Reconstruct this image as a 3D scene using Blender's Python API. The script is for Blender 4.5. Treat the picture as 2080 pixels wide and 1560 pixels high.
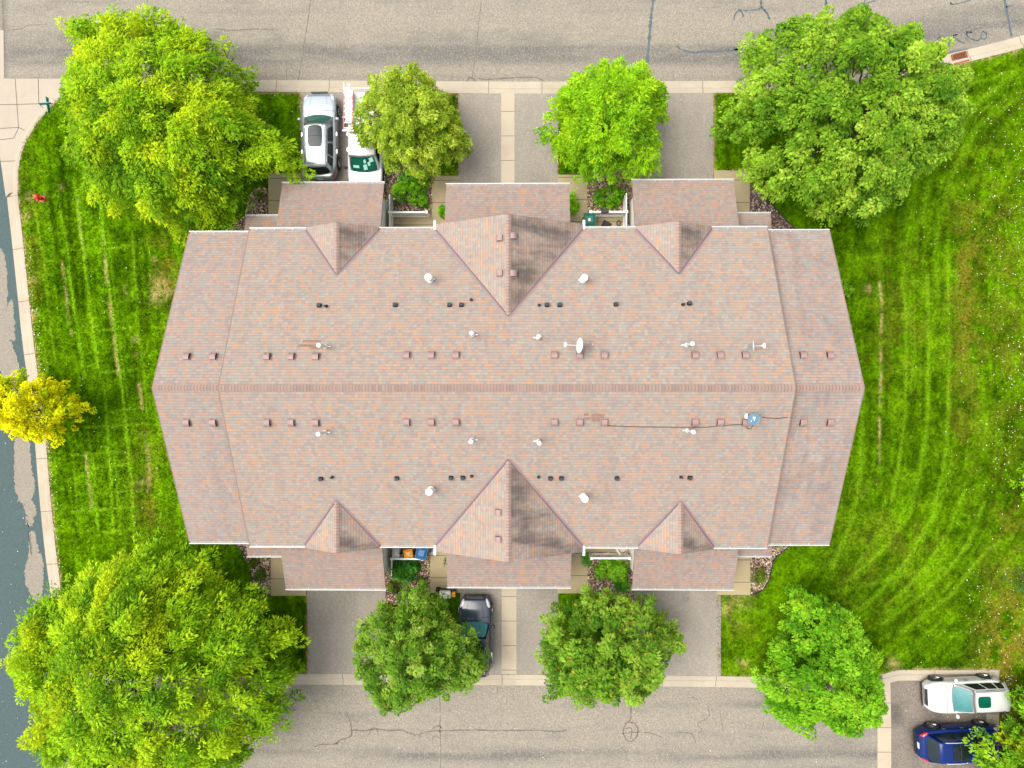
import bpy, math, random
import numpy as np
from mathutils import Vector, Quaternion, Matrix

R = math.radians
random.seed(7)
scene = bpy.context.scene
for o in list(bpy.data.objects):
    bpy.data.objects.remove(o)

# ------------------------------------------------------------------ camera, sky, sun, exposure
CAM_H = 39.0
F = 1387.0
NAD = (1058.0, 778.0)           # picture point straight below the drone
cam_d = bpy.data.cameras.new("camera")
cam = bpy.data.objects.new("camera", cam_d)
scene.collection.objects.link(cam)
cam_d.sensor_width = 36.0
cam_d.lens = 36.0 * F / 2080.0
cam_d.clip_end = 6000.0
cam.location = (0, 0, CAM_H)
dn = Vector(((NAD[0] - 1040) / F, (780 - NAD[1]) / F, -1)).normalized()
Q = dn.rotation_difference(Vector((0, 0, -1)))
cam.rotation_mode = 'QUATERNION'
cam.rotation_quaternion = Q
scene.camera = cam

SUN_EL, SUN_AZ = R(66), R(275)   # azimuth clockwise from +Y
world = bpy.data.worlds.new("World")
scene.world = world
world.use_nodes = True
wn = world.node_tree
for n in list(wn.nodes):
    wn.nodes.remove(n)
sky = wn.nodes.new('ShaderNodeTexSky')
sky.sky_type = 'NISHITA'
sky.sun_disc = False
sky.sun_elevation = SUN_EL
sky.sun_rotation = SUN_AZ
sky.air_density = 1.0
sky.dust_density = 6.0
sky.ozone_density = 0.3
bg = wn.nodes.new('ShaderNodeBackground')
bg.inputs['Strength'].default_value = 0.15
wo = wn.nodes.new('ShaderNodeOutputWorld')
hs = wn.nodes.new('ShaderNodeHueSaturation')      # overcast: paler sky light
hs.inputs['Saturation'].default_value = 0.40
wn.links.new(sky.outputs[0], hs.inputs['Color'])
wn.links.new(hs.outputs[0], bg.inputs['Color'])
wn.links.new(bg.outputs[0], wo.inputs['Surface'])

sun_d = bpy.data.lights.new("sun", 'SUN')
sun_d.energy = 0.90
sun_d.angle = R(44)
sun_d.color = (1.0, 0.94, 0.80)
sun = bpy.data.objects.new("sun", sun_d)
scene.collection.objects.link(sun)
sdir = Vector((math.sin(SUN_AZ) * math.cos(SUN_EL), math.cos(SUN_AZ) * math.cos(SUN_EL), math.sin(SUN_EL)))
sun.rotation_mode = 'QUATERNION'
sun.rotation_quaternion = sdir.to_track_quat('Z', 'Y')
sun.location = (0, 0, 60)

scene.view_settings.view_transform = 'Standard'
scene.view_settings.look = 'None'
scene.view_settings.gamma = 1.0
scene.view_settings.exposure = 1.10
scene.view_settings.use_curve_mapping = False
scene.cycles.max_bounces = 6
scene.cycles.use_denoising = True


def V(px, py, z=0.0):
    """point at height z that the photograph shows at (px, py)"""
    d = Q @ Vector(((px - 1040) / F, (780 - py) / F, -1))
    t = (CAM_H - z) / -d.z
    return Vector((d.x * t, d.y * t, z))


# ------------------------------------------------------------------ object helpers
ORG = {}
COLL = scene.collection


def tag(o, label=None, cat=None, group=None, kind=None):
    if label: o['label'] = label
    if cat: o['category'] = cat
    if group: o['group'] = group
    if kind: o['kind'] = kind
    return o


def empty(name, loc, rz=0.0, label=None, cat=None, group=None, local=False):
    o = bpy.data.objects.new(name, None)
    COLL.objects.link(o)
    o.empty_display_size = 0.3
    o.location = loc
    o.rotation_euler = (0, 0, rz)
    ORG[o.name] = Vector((0, 0, 0)) if local else Vector(loc)
    return tag(o, label, cat, group)


def finish(o, parent, mats):
    for m in (mats if isinstance(mats, (list, tuple)) else [mats]):
        o.data.materials.append(m)
    COLL.objects.link(o)
    if parent is not None:
        o.parent = parent
    return o


class MB:
    def __init__(s):
        s.v, s.f, s.m, s.uv = [], [], [], []
        s.has_uv = False

    def poly(s, pts, m=0, uv=None):
        i = len(s.v)
        s.v += [tuple(p) for p in pts]
        s.f.append(tuple(range(i, i + len(pts))))
        s.m.append(m)
        s.uv.append(uv)
        if uv: s.has_uv = True
        return s

    def faces(s, verts, faces, m=0):
        i = len(s.v)
        s.v += [tuple(p) for p in verts]
        for f in faces:
            s.f.append(tuple(k + i for k in f)); s.m.append(m); s.uv.append(None)
        return s

    def box(s, c, d, rz=0.0, m=0, M=None):
        hx, hy, hz = d[0] / 2, d[1] / 2, d[2] / 2
        vs = [Vector((x, y, z)) for z in (-hz, hz) for x, y in ((-hx, -hy), (hx, -hy), (hx, hy), (-hx, hy))]
        if M is None:
            M = Matrix.Rotation(rz, 3, 'Z')
        vs = [M @ v + Vector(c) for v in vs]
        return s.faces(vs, [(3, 2, 1, 0), (4, 5, 6, 7), (0, 1, 5, 4), (1, 2, 6, 5), (2, 3, 7, 6), (3, 0, 4, 7)], m)

    def prism(s, pts, z0, z1, m=0):
        n = len(pts)
        vs = [(p[0], p[1], z0) for p in pts] + [(p[0], p[1], z1) for p in pts]
        fs = [tuple(range(n - 1, -1, -1)), tuple(range(n, 2 * n))]
        fs += [(i, (i + 1) % n, n + (i + 1) % n, n + i) for i in range(n)]
        return s.faces(vs, fs, m)

    def tube(s, pts, r, n=8, m=0, caps=True):
        pts = [Vector(p) for p in pts]
        rs = r if isinstance(r, (list, tuple)) else [r] * len(pts)
        vs, fs = [], []
        up = Vector((0, 0, 1))
        for i, p in enumerate(pts):
            t = (pts[min(i + 1, len(pts) - 1)] - pts[max(i - 1, 0)]).normalized()
            a = t.cross(up)
            if a.length < 1e-3: a = Vector((1, 0, 0))
            a.normalize(); b = a.cross(t)
            for k in range(n):
                th = 2 * math.pi * k / n
                vs.append(p + (a * math.cos(th) + b * math.sin(th)) * rs[i])
        for i in range(len(pts) - 1):
            for k in range(n):
                k2 = (k + 1) % n
                fs.append((i * n + k, i * n + k2, (i + 1) * n + k2, (i + 1) * n + k))
        if caps:
            fs.append(tuple(range(n))); fs.append(tuple(range(len(pts) * n - 1, (len(pts) - 1) * n - 1, -1)))
        return s.faces(vs, fs, m)

    def lathe(s, prof, n=16, c=(0, 0, 0), m=0, M=None):
        vs, fs = [], []
        for r, z in prof:
            for k in range(n):
                th = 2 * math.pi * k / n
                p = Vector((r * math.cos(th), r * math.sin(th), z))
                if M is not None: p = M @ p
                vs.append(p + Vector(c))
        for i in range(len(prof) - 1):
            for k in range(n):
                k2 = (k + 1) % n
                fs.append((i * n + k, i * n + k2, (i + 1) * n + k2, (i + 1) * n + k))
        fs.append(tuple(range(n - 1, -1, -1))); fs.append(tuple(range((len(prof) - 1) * n, len(prof) * n)))
        return s.faces(vs, fs, m)

    def build(s, name, mats, parent=None, smooth=False, kind=None, bevel=0.0):
        org = ORG.get(parent.name, Vector((0, 0, 0))) if parent is not None else Vector((0, 0, 0))
        me = bpy.data.meshes.new(name)
        me.from_pydata([(x - org.x, y - org.y, z - org.z) for x, y, z in s.v], [], s.f)
        me.polygons.foreach_set('material_index', s.m)
        if s.has_uv:
            ul = me.uv_layers.new(name='UVMap')
            li = 0
            for f, uv in zip(s.f, s.uv):
                for k in range(len(f)):
                    ul.data[li].uv = uv[k] if uv else (0, 0)
                    li += 1
        if smooth:
            me.polygons.foreach_set('use_smooth', [True] * len(s.f))
        me.update()
        o = bpy.data.objects.new(name, me)
        finish(o, parent, mats)
        ORG[o.name] = org
        if kind: o['kind'] = kind
        if bevel:
            b = o.modifiers.new('bevel', 'BEVEL'); b.width = bevel; b.segments = 2; b.limit_method = 'ANGLE'
        return o


def np_obj(name, verts, faces, mats, parent=None, col=None, uv=None, smooth=False, kind=None, attrs=None):
    verts = np.asarray(verts, np.float32); faces = np.asarray(faces, np.int32)
    org = ORG.get(parent.name, Vector((0, 0, 0))) if parent is not None else Vector((0, 0, 0))
    verts = verts - np.array(org, np.float32)
    me = bpy.data.meshes.new(name)
    nf, k = faces.shape
    me.vertices.add(len(verts)); me.vertices.foreach_set('co', verts.ravel())
    me.loops.add(nf * k); me.loops.foreach_set('vertex_index', faces.ravel())
    me.polygons.add(nf)
    me.polygons.foreach_set('loop_start', np.arange(0, nf * k, k, dtype=np.int32))
    me.polygons.foreach_set('loop_total', np.full(nf, k, np.int32))
    if smooth:
        me.polygons.foreach_set('use_smooth', np.ones(nf, bool))
    if col is not None:
        a = me.color_attributes.new('col', 'FLOAT_COLOR', 'POINT')
        c = np.ones((len(verts), 4), np.float32); c[:, :3] = col
        a.data.foreach_set('color', c.ravel())
    for an, av in (attrs or {}).items():
        a = me.attributes.new(an, 'FLOAT', 'POINT')
        a.data.foreach_set('value', np.asarray(av, np.float32))
    if uv is not None:
        ul = me.uv_layers.new(name='UVMap')
        ul.data.foreach_set('uv', np.asarray(uv, np.float32)[faces.ravel()].ravel())
    me.update(calc_edges=True)
    me.validate()
    o = bpy.data.objects.new(name, me)
    finish(o, parent, mats)
    ORG[o.name] = org
    if kind: o['kind'] = kind
    return o


# ------------------------------------------------------------------ numpy noise and drawing helpers
def _h(i, j, seed):
    n = (i.astype(np.int64) * 374761393 + j.astype(np.int64) * 668265263 + seed * 974634777) & 0xffffffff
    n = ((n ^ (n >> 13)) * 1274126177) & 0xffffffff
    n = n ^ (n >> 16)
    return (n & 0xffff) / 65535.0


def vnoise(x, y, seed=0):
    x = np.asarray(x, float); y = np.asarray(y, float)
    i = np.floor(x); j = np.floor(y)
    u = x - i; v = y - j
    u = u * u * (3 - 2 * u); v = v * v * (3 - 2 * v)
    a = _h(i, j, seed); b = _h(i + 1, j, seed); c = _h(i, j + 1, seed); d = _h(i + 1, j + 1, seed)
    return (a * (1 - u) + b * u) * (1 - v) + (c * (1 - u) + d * u) * v


def fbm(x, y, seed=0, o=4):
    s = 0; a = 0.5; t = 0
    for k in range(o):
        s = s + a * vnoise(x * 2 ** k, y * 2 ** k, seed + k * 17); t += a; a *= 0.55
    return s / t


def inpoly(x, y, P):
    r = np.zeros(x.shape, bool)
    n = len(P)
    for i in range(n):
        x1, y1 = P[i][0], P[i][1]; x2, y2 = P[(i + 1) % n][0], P[(i + 1) % n][1]
        if y1 == y2: continue
        c = ((y1 > y) != (y2 > y)) & (x < (x2 - x1) * (y - y1) / (y2 - y1) + x1)
        r ^= c
    return r


def dline(x, y, pts):
    d = np.full(x.shape, 1e9)
    for (x1, y1), (x2, y2) in zip(pts[:-1], pts[1:]):
        dx, dy = x2 - x1, y2 - y1
        t = np.clip(((x - x1) * dx + (y - y1) * dy) / (dx * dx + dy * dy + 1e-12), 0, 1)
        d = np.minimum(d, np.hypot(x - x1 - t * dx, y - y1 - t * dy))
    return d


def smooth_curve(pts, n=6):
    """Catmull-Rom through 2-D points"""
    P = [pts[0]] + list(pts) + [pts[-1]]
    out = []
    for i in range(1, len(P) - 2):
        p0, p1, p2, p3 = [np.array(q, float) for q in P[i - 1:i + 3]]
        for k in range(n):
            t = k / n
            out.append(tuple(0.5 * (2 * p1 + (p2 - p0) * t + (2 * p0 - 5 * p1 + 4 * p2 - p3) * t * t + (3 * p1 - p0 - 3 * p2 + p3) * t ** 3)))
    out.append(tuple(pts[-1]))
    return out


def G(pts, z=0.0):
    return [tuple(V(x, y, z))[:2] for x, y in pts]


# ------------------------------------------------------------------ materials
class NT:
    def __init__(s, name):
        s.mat = bpy.data.materials.new(name); s.mat.use_nodes = True
        s.t = s.mat.node_tree
        s.b = s.t.nodes['Principled BSDF']

    def n(s, typ, props=None, **inp):
        nd = s.t.nodes.new('ShaderNode' + typ)
        for k, v in (props or {}).items(): setattr(nd, k, v)
        for k, v in inp.items():
            s.set(nd.inputs[int(k[1:])] if k[0] == 'i' and k[1:].isdigit() else nd.inputs[k], v)
        return nd

    def set(s, sock, v):
        if isinstance(v, bpy.types.NodeSocket): s.t.links.new(v, sock)
        elif isinstance(v, bpy.types.Node): s.t.links.new(v.outputs[0], sock)
        else:
            if isinstance(v, tuple) and len(v) == 3 and sock.type == 'RGBA': v = v + (1,)
            sock.default_value = v

    def math(s, op, a, b=0.0, c=None):
        nd = s.n('Math', {'operation': op}, i0=a, i1=b)
        if c is not None: s.set(nd.inputs[2], c)
        return nd.outputs[0]

    def mix(s, f, a, b, mode='MIX'):
        nd = s.n('Mix', {'data_type': 'RGBA', 'blend_type': mode})
        s.set(nd.inputs[0], f); s.set(nd.inputs[6], a); s.set(nd.inputs[7], b)
        return nd.outputs[2]

    def ramp(s, f, stops, interp='LINEAR'):
        nd = s.n('ValToRGB', i0=f)
        cr = nd.color_ramp; cr.interpolation = interp
        while len(cr.elements) < len(stops): cr.elements.new(0.5)
        for e, (p, c) in zip(cr.elements, stops):
            e.position = p; e.color = (c if isinstance(c, tuple) else (c, c, c)) + (1,)
        return nd.outputs[0]

    def noise(s, scale, vec=None, detail=3.0, rough=0.55, dim='3D'):
        nd = s.n('TexNoise', {'noise_dimensions': dim}, Scale=scale, Detail=detail, Roughness=rough)
        if vec is not None: s.set(nd.inputs['Vector'], vec)
        return nd.outputs[0]

    def pos(s):
        return s.n('NewGeometry').outputs['Position']

    def obj(s):
        return s.n('TexCoord').outputs['Object']

    def scale(s, vec, xyz):
        return s.n('VectorMath', {'operation': 'MULTIPLY'}, i0=vec, i1=xyz).outputs[0]

    def out(s, col=None, rough=0.8, bump=None, bstr=0.3, bdist=0.02, **kw):
        if col is not None: s.set(s.b.inputs['Base Color'], col)
        s.set(s.b.inputs['Roughness'], rough)
        for k, v in kw.items():
            s.set(s.b.inputs[k.replace('_', ' ')], v)
        if bump is not None:
            bp = s.n('Bump', Strength=bstr, Distance=bdist, Height=bump)
            s.t.links.new(bp.outputs[0], s.b.inputs['Normal'])
        return s.mat


def simple(name, col, rough=0.6, metal=0.0, var=0.08, scale=3.0, coat=0.0, spec=0.5):
    m = NT(name)
    nz = m.noise(scale, m.obj(), 4)
    c = m.mix(nz, tuple(x * (1 - var) for x in col), tuple(min(1, x * (1 + var)) for x in col))
    return m.out(c, rough, Metallic=metal, Coat_Weight=coat, Specular_IOR_Level=spec)


def mat_shingles(name, stain=0.0, tint=(1, 1, 1), seed=0.0):
    m = NT(name)
    uv = m.n('TexCoord').outputs['UV']
    sx = m.n('SeparateXYZ', i0=uv)
    u, v = sx.outputs[0], sx.outputs[1]
    rowf = m.math('DIVIDE', v, 0.143)
    row = m.math('FLOOR', rowf)
    fr = m.math('FRACT', rowf)
    rofs = m.n('TexWhiteNoise', {'noise_dimensions': '1D'}, W=m.math('ADD', row, 0.37 + seed)).outputs[0]
    uc = m.math('ADD', m.math('DIVIDE', u, 0.165), m.math('MULTIPLY', rofs, 17.0))
    cell = m.math('FLOOR', uc)
    cv = m.n('CombineXYZ', i0=cell, i1=row, i2=seed).outputs[0]
    wn_ = m.n('TexWhiteNoise', {'noise_dimensions': '3D'}, Vector=cv)
    rnd = wn_.outputs[0]
    # colour drifts in short runs along a course
    runv = m.n('CombineXYZ', i0=m.math('MULTIPLY', cell, 0.55), i1=m.math('MULTIPLY', row, 0.85), i2=seed + 3.1).outputs[0]
    run = m.noise(1.0, runv, 2.0, 0.6)
    k = m.math('ADD', m.math('MULTIPLY', rnd, 0.60), m.math('MULTIPLY', run, 0.42))
    T = lambda c: tuple(a * b * g for a, b, g in zip(c, tint, (1.07, 1.10, 1.08)))
    col = m.ramp(k, [(0.0, T((0.235, 0.222, 0.195))), (0.30, T((0.225, 0.182, 0.168))), (0.40, T((0.255, 0.205, 0.178))),
                     (0.50, T((0.250, 0.188, 0.168))), (0.57, T((0.285, 0.232, 0.198))), (0.64, T((0.31, 0.195, 0.145))),
                     (0.74, T((0.36, 0.195, 0.115)))], 'CONSTANT')
    col = m.mix(m.math('MULTIPLY', wn_.outputs[0], 0.22), col, T((0.26, 0.225, 0.20)))
    fine = m.noise(42.0, uv, 2.0)
    col = m.mix(m.math('MULTIPLY', fine, 0.35), col, m.mix(0.55, col, (0.02, 0.015, 0.015)))
    weather = m.noise(0.22, uv, 4.0)
    col = m.mix(m.ramp(weather, [(0.35, 0.0), (0.75, 0.28)]), col, T((0.22, 0.185, 0.165)))
    streak = m.noise(1.0, m.scale(uv, (1.4, 0.10, 1.0)), 4.0, 0.6)
    col = m.mix(m.ramp(streak, [(0.50, 0.0), (0.78, 0.20)]), col, (0.12, 0.095, 0.088))
    # butt edge of every course, its shadow line painted dark, and the joints between tabs
    edge = m.math('LESS_THAN', fr, 0.12)
    fu = m.math('FRACT', uc)
    joint = m.math('LESS_THAN', fu, 0.05)
    col = m.mix(m.math('MULTIPLY', edge, 0.38), col, (0.055, 0.04, 0.042))
    col = m.mix(m.math('MULTIPLY', joint, 0.22), col, (0.07, 0.055, 0.05))
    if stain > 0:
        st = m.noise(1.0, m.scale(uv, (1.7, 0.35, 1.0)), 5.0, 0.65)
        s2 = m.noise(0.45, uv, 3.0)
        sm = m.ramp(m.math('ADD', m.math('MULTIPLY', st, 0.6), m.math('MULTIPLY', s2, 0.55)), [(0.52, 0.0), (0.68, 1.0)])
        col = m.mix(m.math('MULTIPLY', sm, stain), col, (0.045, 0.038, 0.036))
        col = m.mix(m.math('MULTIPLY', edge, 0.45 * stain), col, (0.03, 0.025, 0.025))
    h = m.math('ADD', m.math('MULTIPLY', m.math('SUBTRACT', 1.0, fr), 1.0), m.math('MULTIPLY', rnd, 0.4))
    return m.out(col, 0.92, bump=h, bstr=0.35, bdist=0.012, Specular_IOR_Level=0.2)


def mat_concrete(name, col, joint=3.0, stain=0.25, jdark=0.55, cross=None):
    m = NT(name)
    p = m.pos()
    n1 = m.noise(0.8, p, 5.0, 0.6); n2 = m.noise(30.0, p, 2.0)
    c = m.mix(n1, tuple(x * (1 - stain) for x in col), tuple(x * (1 + stain * 0.6) for x in col))
    c = m.mix(m.math('MULTIPLY', n2, 0.3), c, tuple(x * 0.72 for x in col))
    blot = m.ramp(m.noise(0.35, p, 6.0, 0.65), [(0.52, 0.0), (0.70, 0.5)])
    c = m.mix(blot, c, tuple(x * y for x, y in zip(col, (0.66, 0.62, 0.58))))
    if joint:
        uv = m.n('SeparateXYZ', i0=m.n('TexCoord').outputs['UV'])
        f = m.math('FRACT', m.math('ADD', m.math('DIVIDE', uv.outputs[0], joint), 0.5))
        j = m.math('LESS_THAN', m.math('ABSOLUTE', m.math('SUBTRACT', f, 0.5)), 0.022 / joint)
        if cross:
            f2 = m.math('FRACT', m.math('ADD', m.math('DIVIDE', uv.outputs[1], cross), 0.5))
            j = m.math('MAXIMUM', j, m.math('LESS_THAN', m.math('ABSOLUTE', m.math('SUBTRACT', f2, 0.5)), 0.022 / cross))
        c = m.mix(m.math('MULTIPLY', j, jdark), c, (0.05, 0.035, 0.025))
    return m.out(c, 0.9, bump=n2, bstr=0.15, bdist=0.01, Specular_IOR_Level=0.25)


def mat_asphalt(name, light, dark, speck=0.5):
    m = NT(name)
    p = m.pos()
    at = m.n('Attribute', {'attribute_name': 'wear'}).outputs['Fac']
    big = m.noise(0.5, p, 5.0, 0.6)
    str_ = m.noise(1.0, m.scale(p, (0.25, 2.4, 1.0)), 4.0, 0.6)
    w = m.math('ADD', at, m.math('MULTIPLY', m.math('SUBTRACT', m.math('ADD', m.math('MULTIPLY', big, 0.6), m.math('MULTIPLY', str_, 0.4)), 0.5), 1.1))
    c = m.mix(m.ramp(w, [(0.0, 0.0), (1.0, 1.0)]), light, dark)
    sp = m.noise(13.0, p, 3.0, 0.75)
    c = m.mix(m.ramp(sp, [(0.42, speck), (0.62, 0.0)]), c, tuple(x * 0.62 for x in light))
    sp2 = m.n('TexWhiteNoise', {'noise_dimensions': '3D'}, Vector=m.n('VectorMath', {'operation': 'FLOOR'}, i0=m.scale(p, (22, 22, 1))).outputs[0]).outputs[0]
    c = m.mix(m.ramp(sp2, [(0.0, 0.55 * speck), (0.35, 0.0), (0.72, 0.0), (1.0, 0.35)]), c, m.mix(m.math('GREATER_THAN', sp2, 0.5), tuple(x * 0.45 for x in dark), tuple(min(1, x * 1.5) for x in light)))
    return m.out(c, 0.93, bump=sp, bstr=0.25, bdist=0.01, Specular_IOR_Level=0.2)


def mat_attr(name, rough=0.9, trans=0.0, nscale=0.0, namp=0.3, spec=0.3, sat=1.0):
    m = NT(name)
    c = m.n('Attribute', {'attribute_name': 'col'}).outputs['Color']
    if nscale:
        nz = m.noise(nscale, m.pos(), 4.0, 0.7)
        c = m.mix(1.0, c, m.ramp(nz, [(0.25, 1 - namp), (0.75, 1 + namp)]), 'MULTIPLY')
    mt = m.out(c, rough, Specular_IOR_Level=spec)
    if trans:
        t = m.n('BsdfTranslucent'); m.set(t.inputs['Color'], m.mix(1.0, c, (1.35, 1.25, 0.45), 'MULTIPLY'))
        mx = m.n('MixShader', i0=trans)
        m.t.links.new(m.b.outputs[0], mx.inputs[1]); m.t.links.new(t.outputs[0], mx.inputs[2])
        m.t.links.new(mx.outputs[0], m.t.nodes['Material Output'].inputs['Surface'])
    return mt


def mat_siding(name, col):
    m = NT(name)
    z = m.n('SeparateXYZ', i0=m.pos()).outputs[2]
    f = m.math('FRACT', m.math('DIVIDE', z, 0.11))
    e = m.math('LESS_THAN', f, 0.1)
    n = m.noise(1.5, m.pos(), 4.0)
    c = m.mix(n, tuple(x * 0.9 for x in col), col)
    c = m.mix(m.math('MULTIPLY', e, 0.4), c, tuple(x * 0.45 for x in col))
    return m.out(c, 0.55, bump=f, bstr=0.4, bdist=0.012)


M = {}
M['shingle'] = mat_shingles('shingles')
M['shingle_b'] = mat_shingles('shingles_b', tint=(0.98, 0.97, 1.0), seed=5.0)
M['shingle_w'] = mat_shingles('shingles_wing', stain=0.22, tint=(1.0, 1.0, 1.04), seed=9.0)
M['shingle_g'] = mat_shingles('shingles_garage', tint=(0.95, 0.90, 0.92), seed=13.0)
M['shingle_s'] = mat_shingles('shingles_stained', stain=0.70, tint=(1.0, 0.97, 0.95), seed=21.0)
_m = NT('ridge_cap_shingle')
_uv = _m.n('SeparateXYZ', i0=_m.n('TexCoord').outputs['UV'])
_r = _m.n('TexWhiteNoise', {'noise_dimensions': '1D'}, W=_uv.outputs[1]).outputs[0]
_c = _m.ramp(_r, [(0.0, (0.215, 0.155, 0.135)), (0.4, (0.245, 0.178, 0.152)), (0.8, (0.275, 0.19, 0.155)), (1.0, (0.255, 0.205, 0.18))])
_e = _m.math('LESS_THAN', _uv.outputs[0], 0.20)
M['cap'] = _m.out(_m.mix(_m.math('MULTIPLY', _e, 0.34), _c, (0.05, 0.035, 0.035)), 0.92, Specular_IOR_Level=0.2)
M['mauve'] = simple('mauve_metal', (0.125, 0.072, 0.08), 0.5, var=0.12, scale=2.0)
M['mauve_light'] = simple('mauve_metal_light', (0.205, 0.145, 0.15), 0.5, var=0.12)
M['vent_top'] = simple('vent_paint', (0.235, 0.158, 0.142), 0.6, var=0.15, scale=2.0)
M['vent_dark'] = simple('vent_opening', (0.045, 0.02, 0.02), 0.8)
M['white'] = simple('white_paint', (0.72, 0.72, 0.70), 0.5, var=0.06)
M['white_pvc'] = simple('white_plastic', (0.50, 0.51, 0.51), 0.35, var=0.04)
M['gutter'] = simple('gutter_aluminium', (0.49, 0.48, 0.46), 0.4, var=0.12, scale=1.2)
M['gutter_in'] = simple('gutter_trough', (0.24, 0.225, 0.21), 0.6, var=0.3, scale=1.5)
M['siding'] = mat_siding('vinyl_siding', (0.80, 0.79, 0.74))
M['black'] = simple('black_plastic', (0.012, 0.014, 0.017), 0.55, var=0.2)
M['charcoal'] = simple('charcoal_plastic', (0.03, 0.04, 0.05), 0.5, var=0.2)
M['blackpipe'] = simple('black_pipe', (0.015, 0.012, 0.011), 0.7)
M['steel'] = simple('galvanised_steel', (0.42, 0.44, 0.45), 0.4, metal=0.7)
M['rubber'] = simple('tyre_rubber', (0.012, 0.012, 0.013), 0.85, var=0.3, scale=6)
M['rim'] = simple('alloy_rim', (0.38, 0.39, 0.40), 0.3, metal=0.9)
M['glass_dark'] = simple('dark_glass', (0.006, 0.010, 0.012), 0.08, var=0.2, coat=0.1, spec=0.35)
M['glass_teal'] = simple('tinted_glass', (0.002, 0.075, 0.048), 0.08, var=0.6, scale=1.6, coat=0.05, spec=0.45)
M['glass_grey'] = simple('smoked_glass', (0.016, 0.026, 0.032), 0.12, var=0.4, scale=1.5, coat=0.0, spec=0.28)
M['glass_blue'] = simple('sky_glass', (0.045, 0.165, 0.17), 0.30, var=0.5, scale=1.8, coat=0.0, spec=0.3)
M['lamp_clear'] = simple('headlamp_lens', (0.42, 0.45, 0.48), 0.12, var=0.3, scale=9, coat=0.8)
M['lamp_red'] = simple('tail_lamp_lens', (0.42, 0.008, 0.008), 0.15, var=0.3, scale=9, coat=0.8)
M['lamp_orange'] = simple('marker_lens', (0.75, 0.17, 0.02), 0.2)
M['chrome'] = simple('chrome', (0.7, 0.72, 0.75), 0.12, metal=1.0)
M['bark'] = simple('bark', (0.085, 0.06, 0.042), 0.95, var=0.4, scale=6, spec=0.1)
M['concrete'] = mat_concrete('kerb_concrete', (0.375, 0.325, 0.250), joint=3.05, jdark=0.6)
M['walk'] = mat_concrete('walk_concrete', (0.335, 0.275, 0.165), joint=1.27, stain=0.18, jdark=0.65)
M['slab'] = mat_concrete('slab_concrete', (0.385, 0.33, 0.245), joint=1.40, stain=0.12, jdark=0.6)
M['cornerslab'] = mat_concrete('corner_concrete', (0.345, 0.30, 0.24), joint=0, stain=0.12)
M['road'] = mat_asphalt('weathered_asphalt', (0.255, 0.228, 0.182), (0.104, 0.102, 0.098), 0.6)
M['street'] = mat_asphalt('blue_asphalt', (0.062, 0.092, 0.092), (0.045, 0.074, 0.076), 0.3)
M['drive'] = mat_asphalt('drive_asphalt', (0.262, 0.234, 0.196), (0.172, 0.154, 0.134), 0.3)
M['bay'] = mat_asphalt('bay_asphalt', (0.19, 0.162, 0.135), (0.070, 0.064, 0.062), 0.6)
M['patch'] = mat_asphalt('worn_patch', (0.225, 0.200, 0.165), (0.17, 0.15, 0.13), 0.4)
M['tar'] = simple('crack_sealant', (0.055, 0.078, 0.095), 0.6, var=0.3)
M['crack'] = simple('open_crack', (0.120, 0.100, 0.082), 0.95, var=0.3)
M['joint'] = simple('joint_line', (0.075, 0.055, 0.04), 0.95)
M['grass'] = mat_attr('turf', 1.0, nscale=7.0, namp=0.6, spec=0.0)
M['blade'] = mat_attr('grass_blades', 1.0, trans=0.25, spec=0.0)
M['leaf'] = mat_attr('leaves', 0.7, trans=0.42, spec=0.06)
M['litter'] = mat_attr('fallen_leaves', 0.8)
M['stone'] = mat_attr('river_stone', 0.85, nscale=30.0, namp=0.2)
M['soil'] = simple('mulch_soil', (0.075, 0.048, 0.035), 0.95, var=0.5, scale=9, spec=0.1)
M['far'] = NT('far_ground').out((0.04, 0.10, 0.006), 0.95)
M['iron'] = simple('rusty_iron', (0.22, 0.075, 0.035), 0.8, var=0.4, scale=8)
M['dark_hole'] = simple('drain_hole', (0.006, 0.005, 0.005), 0.95)
M['hydrant'] = simple('hydrant_red', (0.62, 0.035, 0.03), 0.4, var=0.15)
M['teal'] = simple('street_sign_teal', (0.02, 0.19, 0.185), 0.45)
M['green_bin'] = simple('green_plastic', (0.004, 0.10, 0.072), 0.45, var=0.15)
M['yellow'] = simple('yellow_plastic', (0.72, 0.30, 0.008), 0.45, var=0.08)
M['blue_bin'] = simple('blue_plastic', (0.006, 0.085, 0.23), 0.4, var=0.12)
M['grey_bin'] = simple('pale_grey_plastic', (0.42, 0.43, 0.43), 0.5)
M['label'] = simple('paper_label', (0.75, 0.74, 0.72), 0.6)
M['sky_label'] = simple('blue_label', (0.15, 0.42, 0.55), 0.6)
M['wood'] = simple('bleached_wood', (0.50, 0.44, 0.37), 0.75, var=0.2, scale=5)
M['ladder_red'] = simple('ladder_fibreglass', (0.62, 0.10, 0.09), 0.5)
M['alu'] = simple('aluminium', (0.70, 0.71, 0.72), 0.35, metal=0.5)
M['dish_blue'] = simple('dish_blue_grey', (0.085, 0.165, 0.23), 0.4)
M['door'] = simple('garage_door_white', (0.60, 0.59, 0.56), 0.5)
M['entry'] = simple('entry_door', (0.22, 0.05, 0.04), 0.45)
M['rubber_mat'] = simple('rubber_mat', (0.022, 0.022, 0.025), 0.8, var=0.3)
M['cooler'] = simple('cooler_white', (0.72, 0.69, 0.66), 0.45)
M['maroon'] = simple('maroon_plastic', (0.10, 0.008, 0.02), 0.5)
M['petal'] = simple('white_petals', (0.75, 0.74, 0.66), 0.7)

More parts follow.
